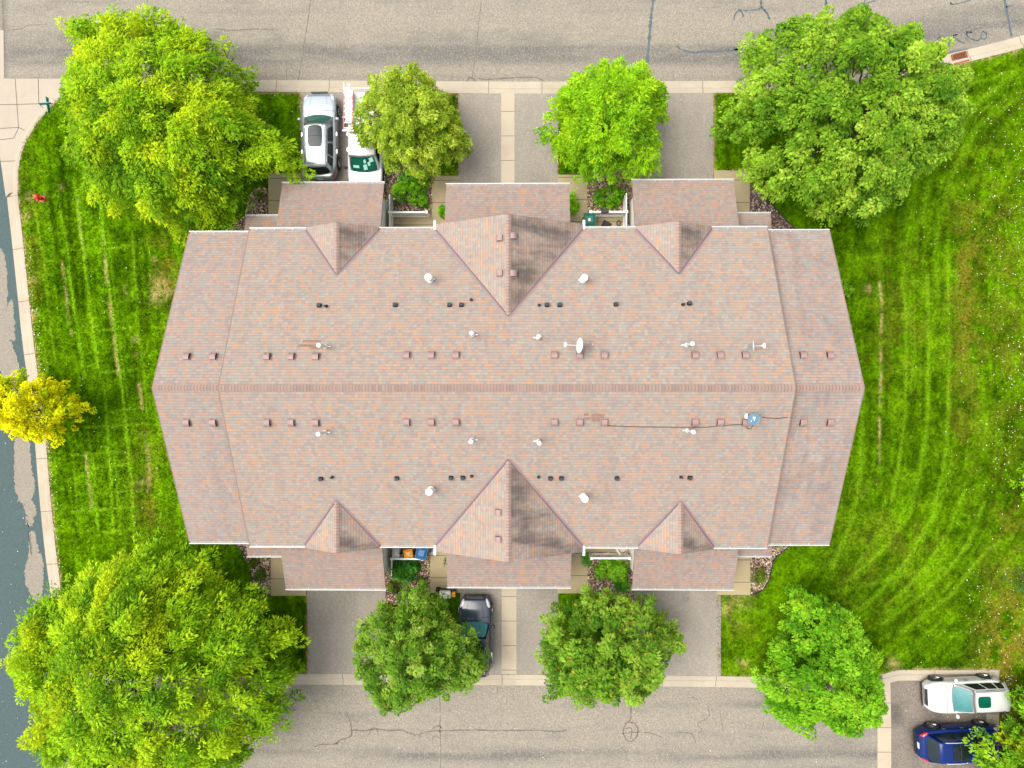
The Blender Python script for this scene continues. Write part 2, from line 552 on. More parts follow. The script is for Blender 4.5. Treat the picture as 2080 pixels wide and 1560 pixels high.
# ------------------------------------------------------------------ ground, roads, kerbs
mb = MB()
mb.poly([(-2500, -2500, -0.17), (2500, -2500, -0.17), (2500, 2500, -0.17), (-2500, 2500, -0.17)])
mb.build('ground', M['far'], kind='structure')

EDGE_TL = [(36, 390), (35, 345), (41, 312), (52, 283), (72, 250), (95, 222), (114, 203), (132, 190)]
INNER_LEFT = [(165, 1352), (145, 1315), (132, 1255), (122, 1180), (113, 1110), (102, 1000), (92, 880), (80, 780), (68, 690), (57, 585), (46, 480)] + EDGE_TL
INNER_TOP = [(132, 186), (300, 186), (480, 186), (600, 187), (1040, 190), (1400, 189), (1500, 188), (1600, 184), (1700, 173), (1800, 159), (1895, 142), (1990, 120), (2080, 97), (2300, 35), (2700, -90)]
INNER_BOT = [(165, 1352), (220, 1370), (300, 1374), (560, 1371), (622, 1369), (1040, 1370), (1500, 1374), (1650, 1379), (1762, 1380)]
BAY_TOP = [(1762, 1380), (1790, 1371), (1812, 1364), (1832, 1361), (1880, 1361), (2028, 1361)]
BLOCK = INNER_LEFT + INNER_TOP + [(2700, 2100), (2030, 2100), (2030, 1361)] + BAY_TOP[::-1][1:] + INNER_BOT[::-1][1:-1]
BLOCK_W = G(BLOCK)


def gridmesh(xs, ys):
    X, Y = np.meshgrid(xs, ys)
    nx, ny = len(xs), len(ys)
    I = np.arange(nx * ny).reshape(ny, nx)
    Fc = np.stack([I[:-1, :-1], I[:-1, 1:], I[1:, 1:], I[1:, :-1]], -1).reshape(-1, 4)
    return X.ravel(), Y.ravel(), Fc


def toPx(X, Y, z=0.0):
    """where a ground point falls in the photograph (used only to look up measured ground marks)"""
    Qi = Q.inverted().to_matrix()
    A = np.array(Qi)
    x = A[0, 0] * X + A[0, 1] * Y + A[0, 2] * (z - CAM_H)
    y = A[1, 0] * X + A[1, 1] * Y + A[1, 2] * (z - CAM_H)
    w = A[2, 0] * X + A[2, 1] * Y + A[2, 2] * (z - CAM_H)
    return 1040 + F * x / -w, 780 - F * y / -w


# measured mowing tracks, bare strips and dry areas of the lawn (positions in the survey picture, turned to metres)
TRACKS = [
    ([(66, 400), (75, 450), (88, 520), (95, 590), (103, 660), (112, 740)], 5, 0.55),
    ([(122, 430), (135, 490), (142, 560), (152, 640), (160, 700), (172, 780)], 5, 0.9),
    ([(150, 360), (155, 395), (163, 460), (172, 540), (181, 610), (190, 680), (200, 750), (213, 800), (220, 900), (226, 1000), (229, 1080)], 6, 0.95),
    ([(203, 400), (212, 500), (222, 590), (232, 660), (240, 740), (250, 800), (258, 900), (266, 980), (273, 1085)], 5, 0.95),
    ([(218, 470), (228, 560), (238, 650), (248, 740), (262, 820), (268, 900)], 4, 0.5),
    ([(268, 470), (274, 560), (282, 660), (292, 760), (300, 850), (318, 960), (325, 1060)], 5, 0.5),
    ([(300, 470), (305, 560)], 4, 0.4),
    ([(232, 930), (240, 1020), (243, 1085)], 5, 0.6), ([(190, 940), (195, 1020), (200, 1085)], 5, 0.7),
    ([(150, 940), (158, 1080)], 4, 0.4), ([(180, 880), (190, 960), (195, 1010)], 4, 0.5),
    ([(125, 507), (210, 506), (262, 498)], 5, 0.55), ([(140, 620), (270, 610)], 4, 0.3), ([(150, 676), (280, 664)], 4, 0.5),
    ([(208, 756), (275, 750)], 4, 0.6), ([(222, 837), (292, 828)], 4, 0.7), ([(170, 868), (300, 860)], 5, 0.5),
    ([(145, 925), (260, 918)], 4, 0.5), ([(148, 953), (262, 944)], 4, 0.6), ([(150, 1005), (285, 996)], 4, 0.55),
    ([(145, 1040), (275, 1030)], 4, 0.6), ([(195, 1082), (268, 1076)], 5, 0.7),
    ([(1752, 800), (1750, 900), (1742, 1000), (1722, 1080), (1690, 1150)], 11, 0.65),
    ([(1832, 570), (1840, 650), (1842, 740), (1838, 850), (1825, 950), (1810, 1020)], 7, 0.5),
    ([(1884, 560), (1886, 700), (1884, 850), (1872, 950), (1845, 1050), (1790, 1120), (1720, 1180)], 8, 0.55),
    ([(1925, 500), (1928, 700), (1926, 860), (1915, 960), (1890, 1060), (1840, 1140), (1780, 1210), (1700, 1265)], 8, 0.6),
    ([(2000, 1020), (1965, 1110), (1885, 1200), (1795, 1265)], 9, 0.6), ([(2010, 1110), (1930, 1210), (1830, 1285)], 9, 0.55),
    ([(1960, 980), (1930, 1080), (1870, 1165), (1800, 1230)], 7, 0.5), ([(1800, 1010), (1780, 1090), (1740, 1150)], 7, 0.5),
    ([(1855, 560), (1858, 680), (1850, 800)], 5, 0.35), ([(1910, 430), (1900, 520), (1905, 600)], 8, 0.4),
    ([(2060, 150), (1985, 210), (1920, 300), (1885, 380), (1870, 450)], 14, 0.5), ([(2080, 190), (1990, 250), (1935, 350), (1915, 430)], 12, 0.4),
    ([(1970, 170), (2080, 140)], 8, 0.4), ([(1950, 230), (2075, 205)], 7, 0.3),
    ([(1500, 1230), (1560, 1250), (1600, 1330)], 12, 0.5), ([(1690, 1205), (1760, 1190), (1900, 1150)], 8, 0.35),
]
BARE = [([(1787, 575), (1792, 612), (1790, 660), (1789, 720), (1788, 790), (1786, 840), (1787, 900), (1785, 955), (1779, 985)], 2.6, 0.8),
        ([(126, 530), (133, 580), (138, 640), (146, 680)], 2.5, 0.6), ([(208, 480), (219, 590), (228, 660), (240, 760)], 2.6, 0.7),
        ([(174, 925), (181, 985), (186, 1030)], 2.5, 0.7), ([(282, 780), (290, 830)], 3, 0.6),
        ([(296, 880), (303, 960), (300, 1010)], 4, 0.35), ([(160, 400), (165, 480), (172, 520)], 2, 0.4)]
SPOTS = [(330, 585, 20, 0.8), (318, 600, 14, 0.7), (262, 590, 9, 0.7), (275, 690, 6, 0.8), (277, 720, 6, 0.7), (284, 785, 6, 0.7), (312, 527, 5, 0.9),
         (60, 570, 11, 0.6), (68, 640, 8, 0.7), (50, 440, 10, 0.5), (290, 985, 12, 0.4), (312, 1045, 5, 0.8), (1475, 1235, 14, 0.7), (1495, 1265, 10, 0.5),
         (1510, 1345, 12, 0.5), (1755, 1000, 6, 0.7), (1815, 1350, 14, 0.6), (2060, 100, 10, 0.7), (2008, 118, 8, 0.7), (1960, 128, 12, 0.4),
         (1768, 585, 9, 0.6), (60, 400, 9, 0.5), (92, 402, 7, 0.6), (130, 380, 8, 0.4), (1500, 1215, 22, 0.5)]


def lawn_colour(X, Y):
    px, py = toPx(X, Y)
    big = fbm(X * 0.35, Y * 0.35, 3, 4)
    med = fbm(X * 1.3, Y * 1.3, 11, 4)
    fine = fbm(X * 5.0, Y * 5.0, 23, 3)
    k = np.clip((big - 0.5) * 1.2 + (med - 0.5) * 1.5 + (fine - 0.5) * 0.9 + 0.45, 0, 1)
    dark = np.array([0.030, 0.078, 0.0008]); lite = np.array([0.080, 0.178, 0.0012])
    c = dark + (lite - dark) * k[:, None]
    # brushed grain left by the mower: straight on the west lawn, sweeping round the house on the east
    east = np.clip((px - 1500) / 120, 0, 1)
    ue = px + 11 * (np.clip(py - 860, 0, None) / 100) ** 2.07 - 0.0021 * np.clip(450 - py, 0, None) ** 2
    uw = px - 0.115 * py
    ge = 0.6 * fbm(ue * 0.055, py * 0.007, 41, 3) + 0.4 * fbm(ue * 0.16, py * 0.013, 43, 2)
    gw_ = 0.5 * fbm(uw * 0.07, py * 0.006, 51, 3) + 0.5 * fbm(uw * 0.20, py * 0.012, 53, 2)
    brk = fbm(X * 2.6, Y * 2.6, 57, 4) - 0.5
    g = ((ge - 0.5) * 1.6 + brk * 0.8) * east + ((gw_ - 0.5) * 1.8 + brk * 0.7) * (1 - east)
    clump = fbm(X * 8, Y * 8, 29, 2) - 0.5
    c = c * np.clip(1 + g + 0.75 * clump, 0.50, 1.9)[:, None]
    wob = (fbm(X * 1.1, Y * 1.1, 5, 3) - 0.5) * 9
    s = np.zeros(X.shape)
    for pts, w, st in TRACKS:
        d = dline(px + wob * 0.55, py + wob * 0.4, pts)
        s = np.maximum(s, st * np.exp(-(d / (w * 0.55)) ** 2) * (0.45 + 1.0 * np.clip(fbm(X * 0.9, Y * 0.9, int(w * 7 + pts[0][0]) % 97, 3) * 1.7 - 0.35, 0, 1)))
    c = c + (np.array([0.135, 0.285, 0.006]) - c) * np.clip(s * 0.95, 0, 0.9)[:, None]
    # dry, yellowed areas
    dry = np.zeros(X.shape)
    for cx, cy, rx, ry, a in ((1965, 640, 40, 260, 0.75), (2050, 1330, 60, 200, 0.9), (2055, 1060, 45, 120, 0.4), (345, 540, 40, 110, 0.6), (300, 1000, 45, 120, 0.45),
                              (2040, 640, 60, 350, 0.35), (1830, 640, 70, 160, 0.3), (1500, 1300, 50, 80, 0.3), (60, 600, 25, 220, 0.5), (90, 900, 14, 200, 0.25), (1800, 1120, 130, 140, 0.25)):
        dry = np.maximum(dry, a * np.exp(-((px - cx) / rx) ** 2 - ((py - cy) / ry) ** 2))
    dry = dry * np.clip(fbm(X * 1.6, Y * 1.6, 61, 4) * 2.6 - 0.75, 0, 1)
    c = c + (np.array([0.155, 0.125, 0.014]) - c) * np.clip(dry, 0, 0.85)[:, None]
    tan = np.zeros(X.shape)
    for pts, w, st in BARE:
        d = dline(px + wob * 0.35, py, pts)
        tan = np.maximum(tan, st * np.exp(-(d / w) ** 2) * np.clip(fbm(X * 2.2, Y * 1.2, 71, 3) * 3.2 - 0.95, 0, 1))
    for cx, cy, r, st in SPOTS:
        tan = np.maximum(tan, st * np.exp(-(np.hypot(px - cx, py - cy) / r) ** 2) * np.clip(fbm(X * 3.2, Y * 3.2, 83, 3) * 3.4 - 1.15, 0, 1))
    # worn rim along kerbs and drives
    rim = np.minimum(dline(px, py, INNER_LEFT), np.minimum(dline(px, py, INNER_TOP), dline(px, py, INNER_BOT + BAY_TOP)))
    rim = np.minimum(rim, dline(px, py, [(1452, 1210), (1457, 1371)]))
    rim = np.minimum(rim, dline(px, py, [(624, 1208), (627, 1365)]))
    rim = np.minimum(rim, dline(px, py, [(610, 190), (615, 350)]))
    rim = np.minimum(rim, dline(px, py, [(930, 190), (935, 352)]))
    rim = np.minimum(rim, dline(px, py, [(1449, 190), (1449, 345)]))
    tan = np.maximum(tan, 0.75 * np.exp(-(rim / 4.0) ** 2) * np.clip(fbm(X * 2.5, Y * 2.5, 91, 3) * 3.0 - 0.85, 0, 1))
    c = c + (np.array([0.36, 0.27, 0.105]) - c) * np.clip(tan, 0, 0.9)[:, None]
    return c


def axis(lo, hi, step, far):
    a = np.arange(lo, hi + step / 2, step)
    return np.concatenate([np.linspace(-far, lo - 1, 14), a, np.linspace(hi + 1, far, 14)])


xs = axis(-30.4, 29.4, 0.085, 46); ys = axis(-23.2, 22.6, 0.085, 46)
X, Y, Fc = gridmesh(xs, ys)
cx = X[Fc].mean(1); cy = Y[Fc].mean(1)
ok = inpoly(cx, cy, BLOCK_W)
ok &= ~((cx > -15.9) & (cx < 14.5) & (cy > -7.2) & (cy < 6.7))
Fc = Fc[ok]
used = np.unique(Fc); remap = np.full(len(X), -1); remap[used] = np.arange(len(used))
X, Y, Fc = X[used], Y[used], remap[Fc]
np_obj('lawn', np.stack([X, Y, 0.012 * (fbm(X * 1.1, Y * 1.1, 2, 3) - 0.5) - 0.004], 1), Fc, M['grass'], col=lawn_colour(X, Y), kind='structure')


def sheet(name, poly, mat, z, uvdir=None, kind='structure', thick=0.0, uvo=(0, 0), parent=None, px=True, wear=0.0):
    """flat slab from a polygon measured on the ground"""
    P = G(poly, 0.0) if px else poly
    m_ = MB()
    u = Vector((1, 0)) if uvdir is None else Vector(uvdir)
    w = Vector((-u.y, u.x))
    uv = [((p[0] - uvo[0]) * u.x + (p[1] - uvo[1]) * u.y, (p[0] - uvo[0]) * w.x + (p[1] - uvo[1]) * w.y) for p in P]
    m_.poly([(p[0], p[1], z) for p in P], 0, uv)
    n = len(P)
    for i in range(n):
        a, b = P[i], P[(i + 1) % n]
        m_.poly([(a[0], a[1], z), (b[0], b[1], z), (b[0], b[1], z - thick - 0.05), (a[0], a[1], z - thick - 0.05)], 0, [(0, 0)] * 4)
    return m_.build(name, mat, parent, kind=kind)


def road_grid(name, x0, x1, y0, y1, z, mat, step, wearf, far=None):
    xs = np.arange(x0, x1 + step / 2, step); ys = np.arange(y0, y1 + step / 2, step)
    if far:
        xs = np.concatenate([[far[0]] if far[0] < x0 else [], xs, [far[1]] if far[1] > x1 else []])
        ys = np.concatenate([[far[2]] if far[2] < y0 else [], ys, [far[3]] if far[3] > y1 else []])
    X, Y, Fc = gridmesh(xs, ys)
    px, py = toPx(X, Y, z)
    return np_obj(name, np.stack([X, Y, np.full(len(X), z)], 1), Fc, mat, attrs={'wear': wearf(X, Y, px, py)}, kind='structure')


def gauss(v, c, w):
    return np.exp(-((v - c) / w) ** 2)


def band(v, a, b, s):
    return 1 / (1 + np.exp(-(v - a) / s)) * 1 / (1 + np.exp((v - b) / s))


def wear_top(X, Y, px, py):
    curve = np.where(px > 1450, (px - 1450) ** 2 * 0.000155, 0)
    y = py + curve
    n = fbm(X * 0.22, Y * 1.6, 5, 4); n2 = fbm(X * 0.5, Y * 0.9, 9, 3)
    w = 0.05 + 1.15 * band(y, 92, 130, 4) * np.clip(n * 2.2 - 0.15, 0, 1)
    w = np.maximum(w, 0.75 * band(y, 64, 100, 6) * np.clip(n2 * 3 - 1.25, 0, 1))
    w = np.maximum(w, 0.55 * gauss(y, 20, 10) * np.clip(n * 2.5 - 0.9, 0, 1))
    w = np.maximum(w, 0.5 * gauss(y, 4, 6) * np.clip(n2 * 2.5 - 0.8, 0, 1))
    w = np.maximum(w, 0.8 * band(px, 14, 420, 20) * band(py, 62, 122, 6) * np.clip(n2 * 2.2 - 0.3, 0, 1))
    w = np.maximum(w, 0.8 * gauss(px, 8, 9) * (py < 158))
    w = np.maximum(w, 0.9 * band(px, 1790, 2300, 30) * band(y, 60, 150, 12) * np.clip(n * 2.6 - 0.6, 0, 1))
    w = w + 0.25 * gauss(y, 158, 5)
    return np.clip(w, 0, 1)


def wear_bot(X, Y, px, py):
    n = fbm(X * 0.2, Y * 1.8, 15, 4); n2 = fbm(X * 0.45, Y * 1.2, 19, 3)
    w = 0.08 + 1.0 * gauss(py, 1533, 13) * np.clip(n * 2.6 - 0.7, 0, 1)
    w = np.maximum(w, 0.8 * band(px, 1455, 1800, 20) * gauss(py, 1432, 9) * np.clip(n * 2 - 0.1, 0, 1))
    w = np.maximum(w, 0.8 * band(px, 530, 880, 20) * gauss(py, 1530, 12) * np.clip(n2 * 2.2 - 0.3, 0, 1))
    w = np.maximum(w, 0.45 * band(px, 1130, 1285, 20) * gauss(py, 1433, 7))
    w = np.maximum(w, 0.6 * gauss(py, 1445, 30) * np.clip(n2 * 2.6 - 1.1, 0, 1))
    w = np.maximum(w, 0.5 * gauss(py, 1492, 12) * np.clip(n2 * 2.6 - 0.9, 0, 1))
    w = np.maximum(w, 0.75 * band(px, 1500, 1790, 40) * band(py, 1470, 1600, 10) * np.clip(n * 2.8 - 0.8, 0, 1))
    w = np.maximum(w, 0.5 * band(px, 380, 620, 30) * band(py, 1400, 1600, 20) * np.clip(n2 * 2 - 0.3, 0, 1))
    w = w - 0.25 * gauss(px, 895, 5) - 0.2 * gauss(px, 1283, 6)
    return np.clip(w, 0, 1)


road_n = road_grid('road', -31, 31, 15.0, 23.6, -0.100, M['road'], 0.14, wear_top, far=(-400, 400, 15.0, 27.5))
road_s = road_grid('road', -26.2, 20.5, -23.4, -16.0, -0.100, M['road'], 0.14, wear_bot, far=(-26.2, 20.5, -27.0, -16.0))
street = road_grid('street', -34.5, -24.3, -24, 15.2, -0.106, M['street'], 0.4, lambda X, Y, px, py: 0.3 + 0 * X, far=(-34.5, -24.3, -400, 15.2))


def wear_bay(X, Y, px, py):
    n = fbm(X * 0.8, Y * 0.8, 25, 4)
    return np.clip(0.35 + (n - 0.5) * 2.6 + 0.3 * gauss(px, 1815, 14), 0, 1)


road_grid('parking_bay', 20.4, 27.0, -24.0, -16.6, -0.097, M['bay'], 0.14, wear_bay)


def kerb(name, pts, W, side=1, curve=True, mat=None, drop=True, z0=0.02):
    P = smooth_curve(G(pts), 5) if curve else G(pts)
    if drop:
        prof = [(-0.02, -0.06), (0.0, z0), (0.17, z0), (0.24, z0 - 0.02), (0.34, -0.082), (W, -0.090), (W + 0.01, -0.16)]
    else:
        prof = [(0, -0.06), (0.0, z0), (W, z0), (W, -0.16)]
    m_ = MB()
    L = 0
    rows = []
    for i, p in enumerate(P):
        a = np.array(P[max(i - 1, 0)]); b = np.array(P[min(i + 1, len(P) - 1)])
        t = (b - a) / np.linalg.norm(b - a); nrm = np.array([-t[1], t[0]]) * side
        if i: L += math.dist(P[i - 1], p)
        rows.append(([(p[0] + nrm[0] * d, p[1] + nrm[1] * d, z) for d, z in prof], L))
    for (r0, l0), (r1, l1) in zip(rows[:-1], rows[1:]):
        for k in range(len(prof) - 1):
            m_.poly([r0[k], r1[k], r1[k + 1], r0[k + 1]], 0, [(l0, prof[k][0]), (l1, prof[k][0]), (l1, prof[k + 1][0]), (l0, prof[k + 1][0])])
    return m_.build(name, mat or M['concrete'], kind='structure', smooth=False)


kerb('kerb', INNER_TOP, 0.72, 1)
kerb('kerb', INNER_BOT, 0.66, -1)
kerb('kerb', [(x, y) for x, y in INNER_LEFT], 0.72, 1)
kerb('kerb', smooth_curve(BAY_TOP[1:], 4)[:-1] + [(2029, 1361), (2029, 1420), (2029, 1600), (2029, 1700)], 0.64, -1, curve=False)
# concrete band between the south road and the parking bay
sheet('gutter_band', [(1784, 1383), (1810, 1372), (1812, 1480), (1812, 1620), (1784, 1620)], M['slab'], -0.088, uvdir=(0, 1))
# corner pad with its score lines
sheet('corner_pad', [(-80, 158), (20, 160), (140, 160), (140, 184), (118, 202), (97, 224), (74, 252), (54, 285), (43, 314), (37, 347), (37, 390), (20, 392), (12, 400), (0, 318), (-80, 290)], M['cornerslab'], 0.012)
mb = MB()
for pts in ([(31, 160), (34, 200), (38, 260), (28, 281), (0, 284)], [(78, 160), (79, 211), (88, 219)], [(0, 213), (79, 211)], [(0, 261), (38, 259), (50, 265)], [(0, 328), (33, 327)]):
    P = G(pts)
    for a, b in zip(P[:-1], P[1:]):
        d = np.array(b) - np.array(a); n_ = np.array([-d[1], d[0]]) / np.linalg.norm(d) * 0.016
        mb.poly([(a[0] - n_[0], a[1] - n_[1], 0.016), (b[0] - n_[0], b[1] - n_[1], 0.016), (b[0] + n_[0], b[1] + n_[1], 0.016), (a[0] + n_[0], a[1] + n_[1], 0.016)])
mb.build('pad_joint', M['joint'], bpy.data.objects['corner_pad'])
sheet('gutter_band', [(-6, 60), (5, 60), (6, 159), (-6, 159)], M['cornerslab'], -0.084)
sheet('gutter_band', [(128, 1320), (150, 1360), (160, 1620), (136, 1620)], M['concrete'], -0.082, uvdir=(0, 1))

# driveways
DZ = 0.014
drives = [[(611, 187), (790, 188), (790, 400), (613, 400)], [(931, 190), (1018, 190), (1018, 400), (934, 400)], [(1045, 190), (1132, 190), (1134, 400), (1045, 400)],
          [(1283, 189), (1449, 188), (1449, 400), (1283, 400)],
          [(624, 1170), (783, 1170), (783, 1369), (626, 1369)], [(935, 1170), (1019, 1170), (1019, 1369), (935, 1369)], [(1049, 1170), (1132, 1170), (1134, 1369), (1049, 1369)],
          [(1287, 1170), (1453, 1170), (1458, 1360), (1464, 1373), (1287, 1372)]]


def drive_mesh(poly):
    P = G(poly)
    xs0 = [p[0] for p in P]; ys0 = [p[1] for p in P]
    nx = int((max(xs0) - min(xs0)) / 0.16); ny = int((max(ys0) - min(ys0)) / 0.16)
    X, Y, Fc = gridmesh(np.linspace(min(xs0), max(xs0), nx), np.linspace(min(ys0), max(ys0), ny))
    n = fbm(X * 1.1, Y * 0.35, 31, 4)
    cxm = (min(xs0) + max(xs0)) / 2
    w = 0.25 + (n - 0.5) * 1.1
    gy = max(ys0) if np.mean(ys0) < 0 else min(ys0)
    w = w + 0.6 * np.exp(-((Y - gy) / 1.4) ** 2) * fbm(X * 2, Y * 1, 37, 3)
    px_, py_ = toPx(X, Y)
    for sx, sy, sr, sa in ((1393, 1213, 5, 1.5), (962, 1196, 14, 1.0), (690, 1206, 30, 0.5), (1428, 345, 6, 0.6), (1310, 1215, 16, 0.4), (975, 1180, 20, 0.9)):
        w = w + sa * np.exp(-((px_ - sx) / sr) ** 2 - ((py_ - sy) / (sr * 1.6)) ** 2)
    Z = np.full(len(X), DZ)
    np_obj('driveway', np.stack([X, Y, Z], 1), Fc, M['drive'], attrs={'wear': np.clip(w, 0, 1)}, kind='structure')


for d in drives: drive_mesh(d)
# concrete strips down the middle of the double drives, walks and patios
sheet('walkway', [(1018, 190), (1045, 190), (1045, 400), (1018, 400)], M['slab'], 0.022, uvdir=(0, 1), uvo=(0, 0.1))
sheet('walkway', [(1019, 1170), (1049, 1170), (1049, 1369), (1019, 1369)], M['slab'], 0.022, uvdir=(0, 1), uvo=(0, 0.4))
WZ = 0.026
sheet('walkway', [(877, 357), (935, 357), (935, 470), (787, 470), (787, 437), (877, 437)], M['walk'], WZ, uvdir=(0, 1), uvo=(0, 0.15))
sheet('walkway', [(1133, 355), (1193, 355), (1193, 437), (1276, 437), (1276, 470), (1133, 470)], M['walk'], WZ, uvdir=(0, 1), uvo=(0, 0.3))
sheet('walkway', [(545, 352), (612, 352), (612, 384), (580, 400), (580, 460), (545, 460)], M['walk'], WZ, uvdir=(0, 1), uvo=(0, 0.3))
sheet('walkway', [(1450, 346), (1523, 347), (1523, 455), (1490, 455), (1490, 385), (1450, 385)], M['walk'], WZ, uvdir=(0, 1), uvo=(0, 0.1))
sheet('walkway', [(550, 1120), (590, 1120), (590, 1180), (622, 1180), (622, 1210), (550, 1210)], M['walk'], WZ, uvdir=(0, 1), uvo=(0, 0.2))
sheet('walkway', [(787, 1090), (935, 1090), (935, 1204), (873, 1204), (873, 1128), (787, 1128)], M['walk'], WZ, uvdir=(0, 1), uvo=(0, 0.3))
sheet('walkway', [(1132, 1090), (1278, 1090), (1278, 1122), (1194, 1122), (1194, 1205), (1132, 1205)], M['walk'], WZ, uvdir=(0, 1), uvo=(0, 0.45))
sheet('walkway', [(1480, 1120), (1524, 1120), (1524, 1208), (1455, 1208), (1455, 1180), (1480, 1180)], M['walk'], WZ, uvdir=(0, 1), uvo=(0, 0.1))


# cracks and sealed cracks in the roads
def crack_mesh(lines, z):
    m_ = MB()
    rg = random.Random(4)
    for pts, w in lines:
        C = smooth_curve(pts, 4) if len(pts) > 2 else pts
        C = [(x0 + (x1 - x0) * k / 4, y0 + (y1 - y0) * k / 4) for (x0, y0), (x1, y1) in zip(C[:-1], C[1:]) for k in range(4)] + [C[-1]] if len(pts) > 2 else C
        Pw = [np.array(V(x + rg.gauss(0, .45), y + rg.gauss(0, .55), -0.1))[:2] for x, y in C]
        L, Rr = [], []
        for i, p in enumerate(Pw):
            t = Pw[min(i + 1, len(Pw) - 1)] - Pw[max(i - 1, 0)]
            t = t / (np.linalg.norm(t) + 1e-9); n_ = np.array([-t[1], t[0]])
            e = min(1.0, 0.45 + 0.55 * min(i, len(Pw) - 1 - i)) if len(pts) > 2 else 1.0
            ww = w * e * rg.uniform(0.5, 1.6) * 0.5
            L.append(p + n_ * ww); Rr.append(p - n_ * ww)
        for i in range(len(Pw) - 1):
            m_.poly([(*Rr[i], z), (*Rr[i + 1], z), (*L[i + 1], z), (*L[i], z)])
    return m_


seal = [([(1328, -10), (1322, 40), (1318, 90), (1311, 150)], 0.16),
        ([(1373, 93), (1385, 101), (1410, 107), (1425, 105), (1450, 105), (1480, 103), (1508, 99)], 0.085), ([(1490, 97), (1500, 101)], 0.14),
        ([(1546, 0), (1547, 14), (1556, 24), (1563, 40)], 0.10), ([(1547, 15), (1535, 20), (1510, 22)], 0.06), ([(1491, 40), (1494, 28), (1504, 20), (1510, 34)], 0.06), ([(1523, 24), (1525, 42)], 0.045),
        ([(1677, -8), (1677, 20)], 0.09), ([(1677, 5), (1683, 7)], 0.06), ([(1757, -5), (1754, 18)], 0.07), ([(1755, 8), (1778, 1)], 0.05),
        ([(1931, 5), (1934, 9), (1955, 5), (1975, -2)], 0.06), ([(2040, -5), (2044, 18), (2050, 50), (2055, 74)], 0.11), ([(2044, 15), (2056, 12)], 0.06),
        ([(1928, 100), (1928, 84), (1932, 74), (1944, 70), (1936, 74), (1948, 83), (1958, 87)], 0.06), ([(1962, 64), (1974, 66), (1964, 66), (1966, 74), (1980, 82), (1990, 80), (1996, 64), (2004, 70)], 0.06), ([(2004, 64), (2003, 78), (1994, 79)], 0.05),
        ([(1907, 100), (1905, 80), (1910, 74)], 0.05), ([(1895, 112), (1920, 109), (1940, 104), (1965, 98)], 0.06)]
crack_mesh(seal, -0.094).build('crack_sealant', M['tar'], road_n)
openc = [([(438, 58), (470, 62), (500, 60), (530, 59), (558, 61)], 0.05), ([(25, 60), (45, 58), (60, 51), (95, 50)], 0.035), ([(945, 167), (957, 158), (968, 167)], 0.06),
         ([(958, 159), (968, 90), (978, -5)], 0.035), ([(605, 166), (615, 110), (632, -5)], 0.04), ([(970, 160), (1000, 161), (1040, 158), (1065, 157), (1090, 158), (1106, 166)], 0.06), ([(582, 165), (583, 135)], 0.04),
         ([(10, 120), (8, 60), (5, -5)], 0.05), ([(300, -5), (302, 60)], 0.03)]
crack_mesh(openc, -0.0955).build('road_crack', M['crack'], road_n)
openb = [([(704, 1448), (712, 1468), (714, 1483), (712, 1496), (690, 1503), (684, 1510), (675, 1512), (650, 1512), (640, 1517)], 0.06),
         ([(714, 1483), (740, 1484), (765, 1481), (790, 1484), (815, 1483), (845, 1493), (870, 1486), (900, 1484), (960, 1483), (1040, 1484), (1090, 1483), (1135, 1486), (1152, 1482)], 0.065),
         ([(877, 1481), (890, 1474), (897, 1479)], 0.05), ([(878, 1508), (880, 1497), (892, 1498)], 0.035), ([(751, 1492), (753, 1481), (766, 1480), (768, 1494)], 0.035),
         ([(1281, 1430), (1281, 1460), (1270, 1472), (1266, 1490), (1278, 1506), (1292, 1498), (1296, 1482), (1290, 1470), (1281, 1468)], 0.06), ([(1262, 1490), (1300, 1487), (1325, 1490), (1345, 1498)], 0.05), ([(1270, 1480), (1283, 1480), (1280, 1502)], 0.05),
         ([(1378, 1487), (1400, 1489), (1408, 1494), (1413, 1509)], 0.045), ([(1438, 1437), (1440, 1455), (1420, 1468), (1418, 1474), (1426, 1482), (1418, 1490)], 0.035), ([(1462, 1443), (1466, 1465), (1469, 1484)], 0.03),
         ([(1395, 1417), (1412, 1418), (1422, 1431)], 0.03), ([(1445, 1440), (1448, 1447)], 0.03), ([(1504, 1482), (1507, 1469)], 0.03), ([(1513, 1481), (1516, 1472)], 0.03), ([(1548, 1483), (1550, 1468)], 0.035),
         ([(893, 1396), (894, 1450), (896, 1600)], 0.035), ([(1283, 1400), (1283, 1450)], 0.02), ([(1600, 1460), (1640, 1466), (1655, 1468)], 0.04), ([(1592, 1498), (1598, 1520)], 0.03), ([(1085, 1396), (1084, 1405)], 0.04), ([(1010, 1396), (1010, 1410)], 0.04)]
crack_mesh(openb, -0.0955).build('road_crack', M['crack'], road_s)
# worn pale patches in the blue street
def patch_outline(pts, seed):
    C = smooth_curve(pts + [pts[0]], 16)[:-1]
    rg = random.Random(seed)
    return [(x + rg.gauss(0, 1.1), y + rg.gauss(0, 0.6)) for x, y in C]


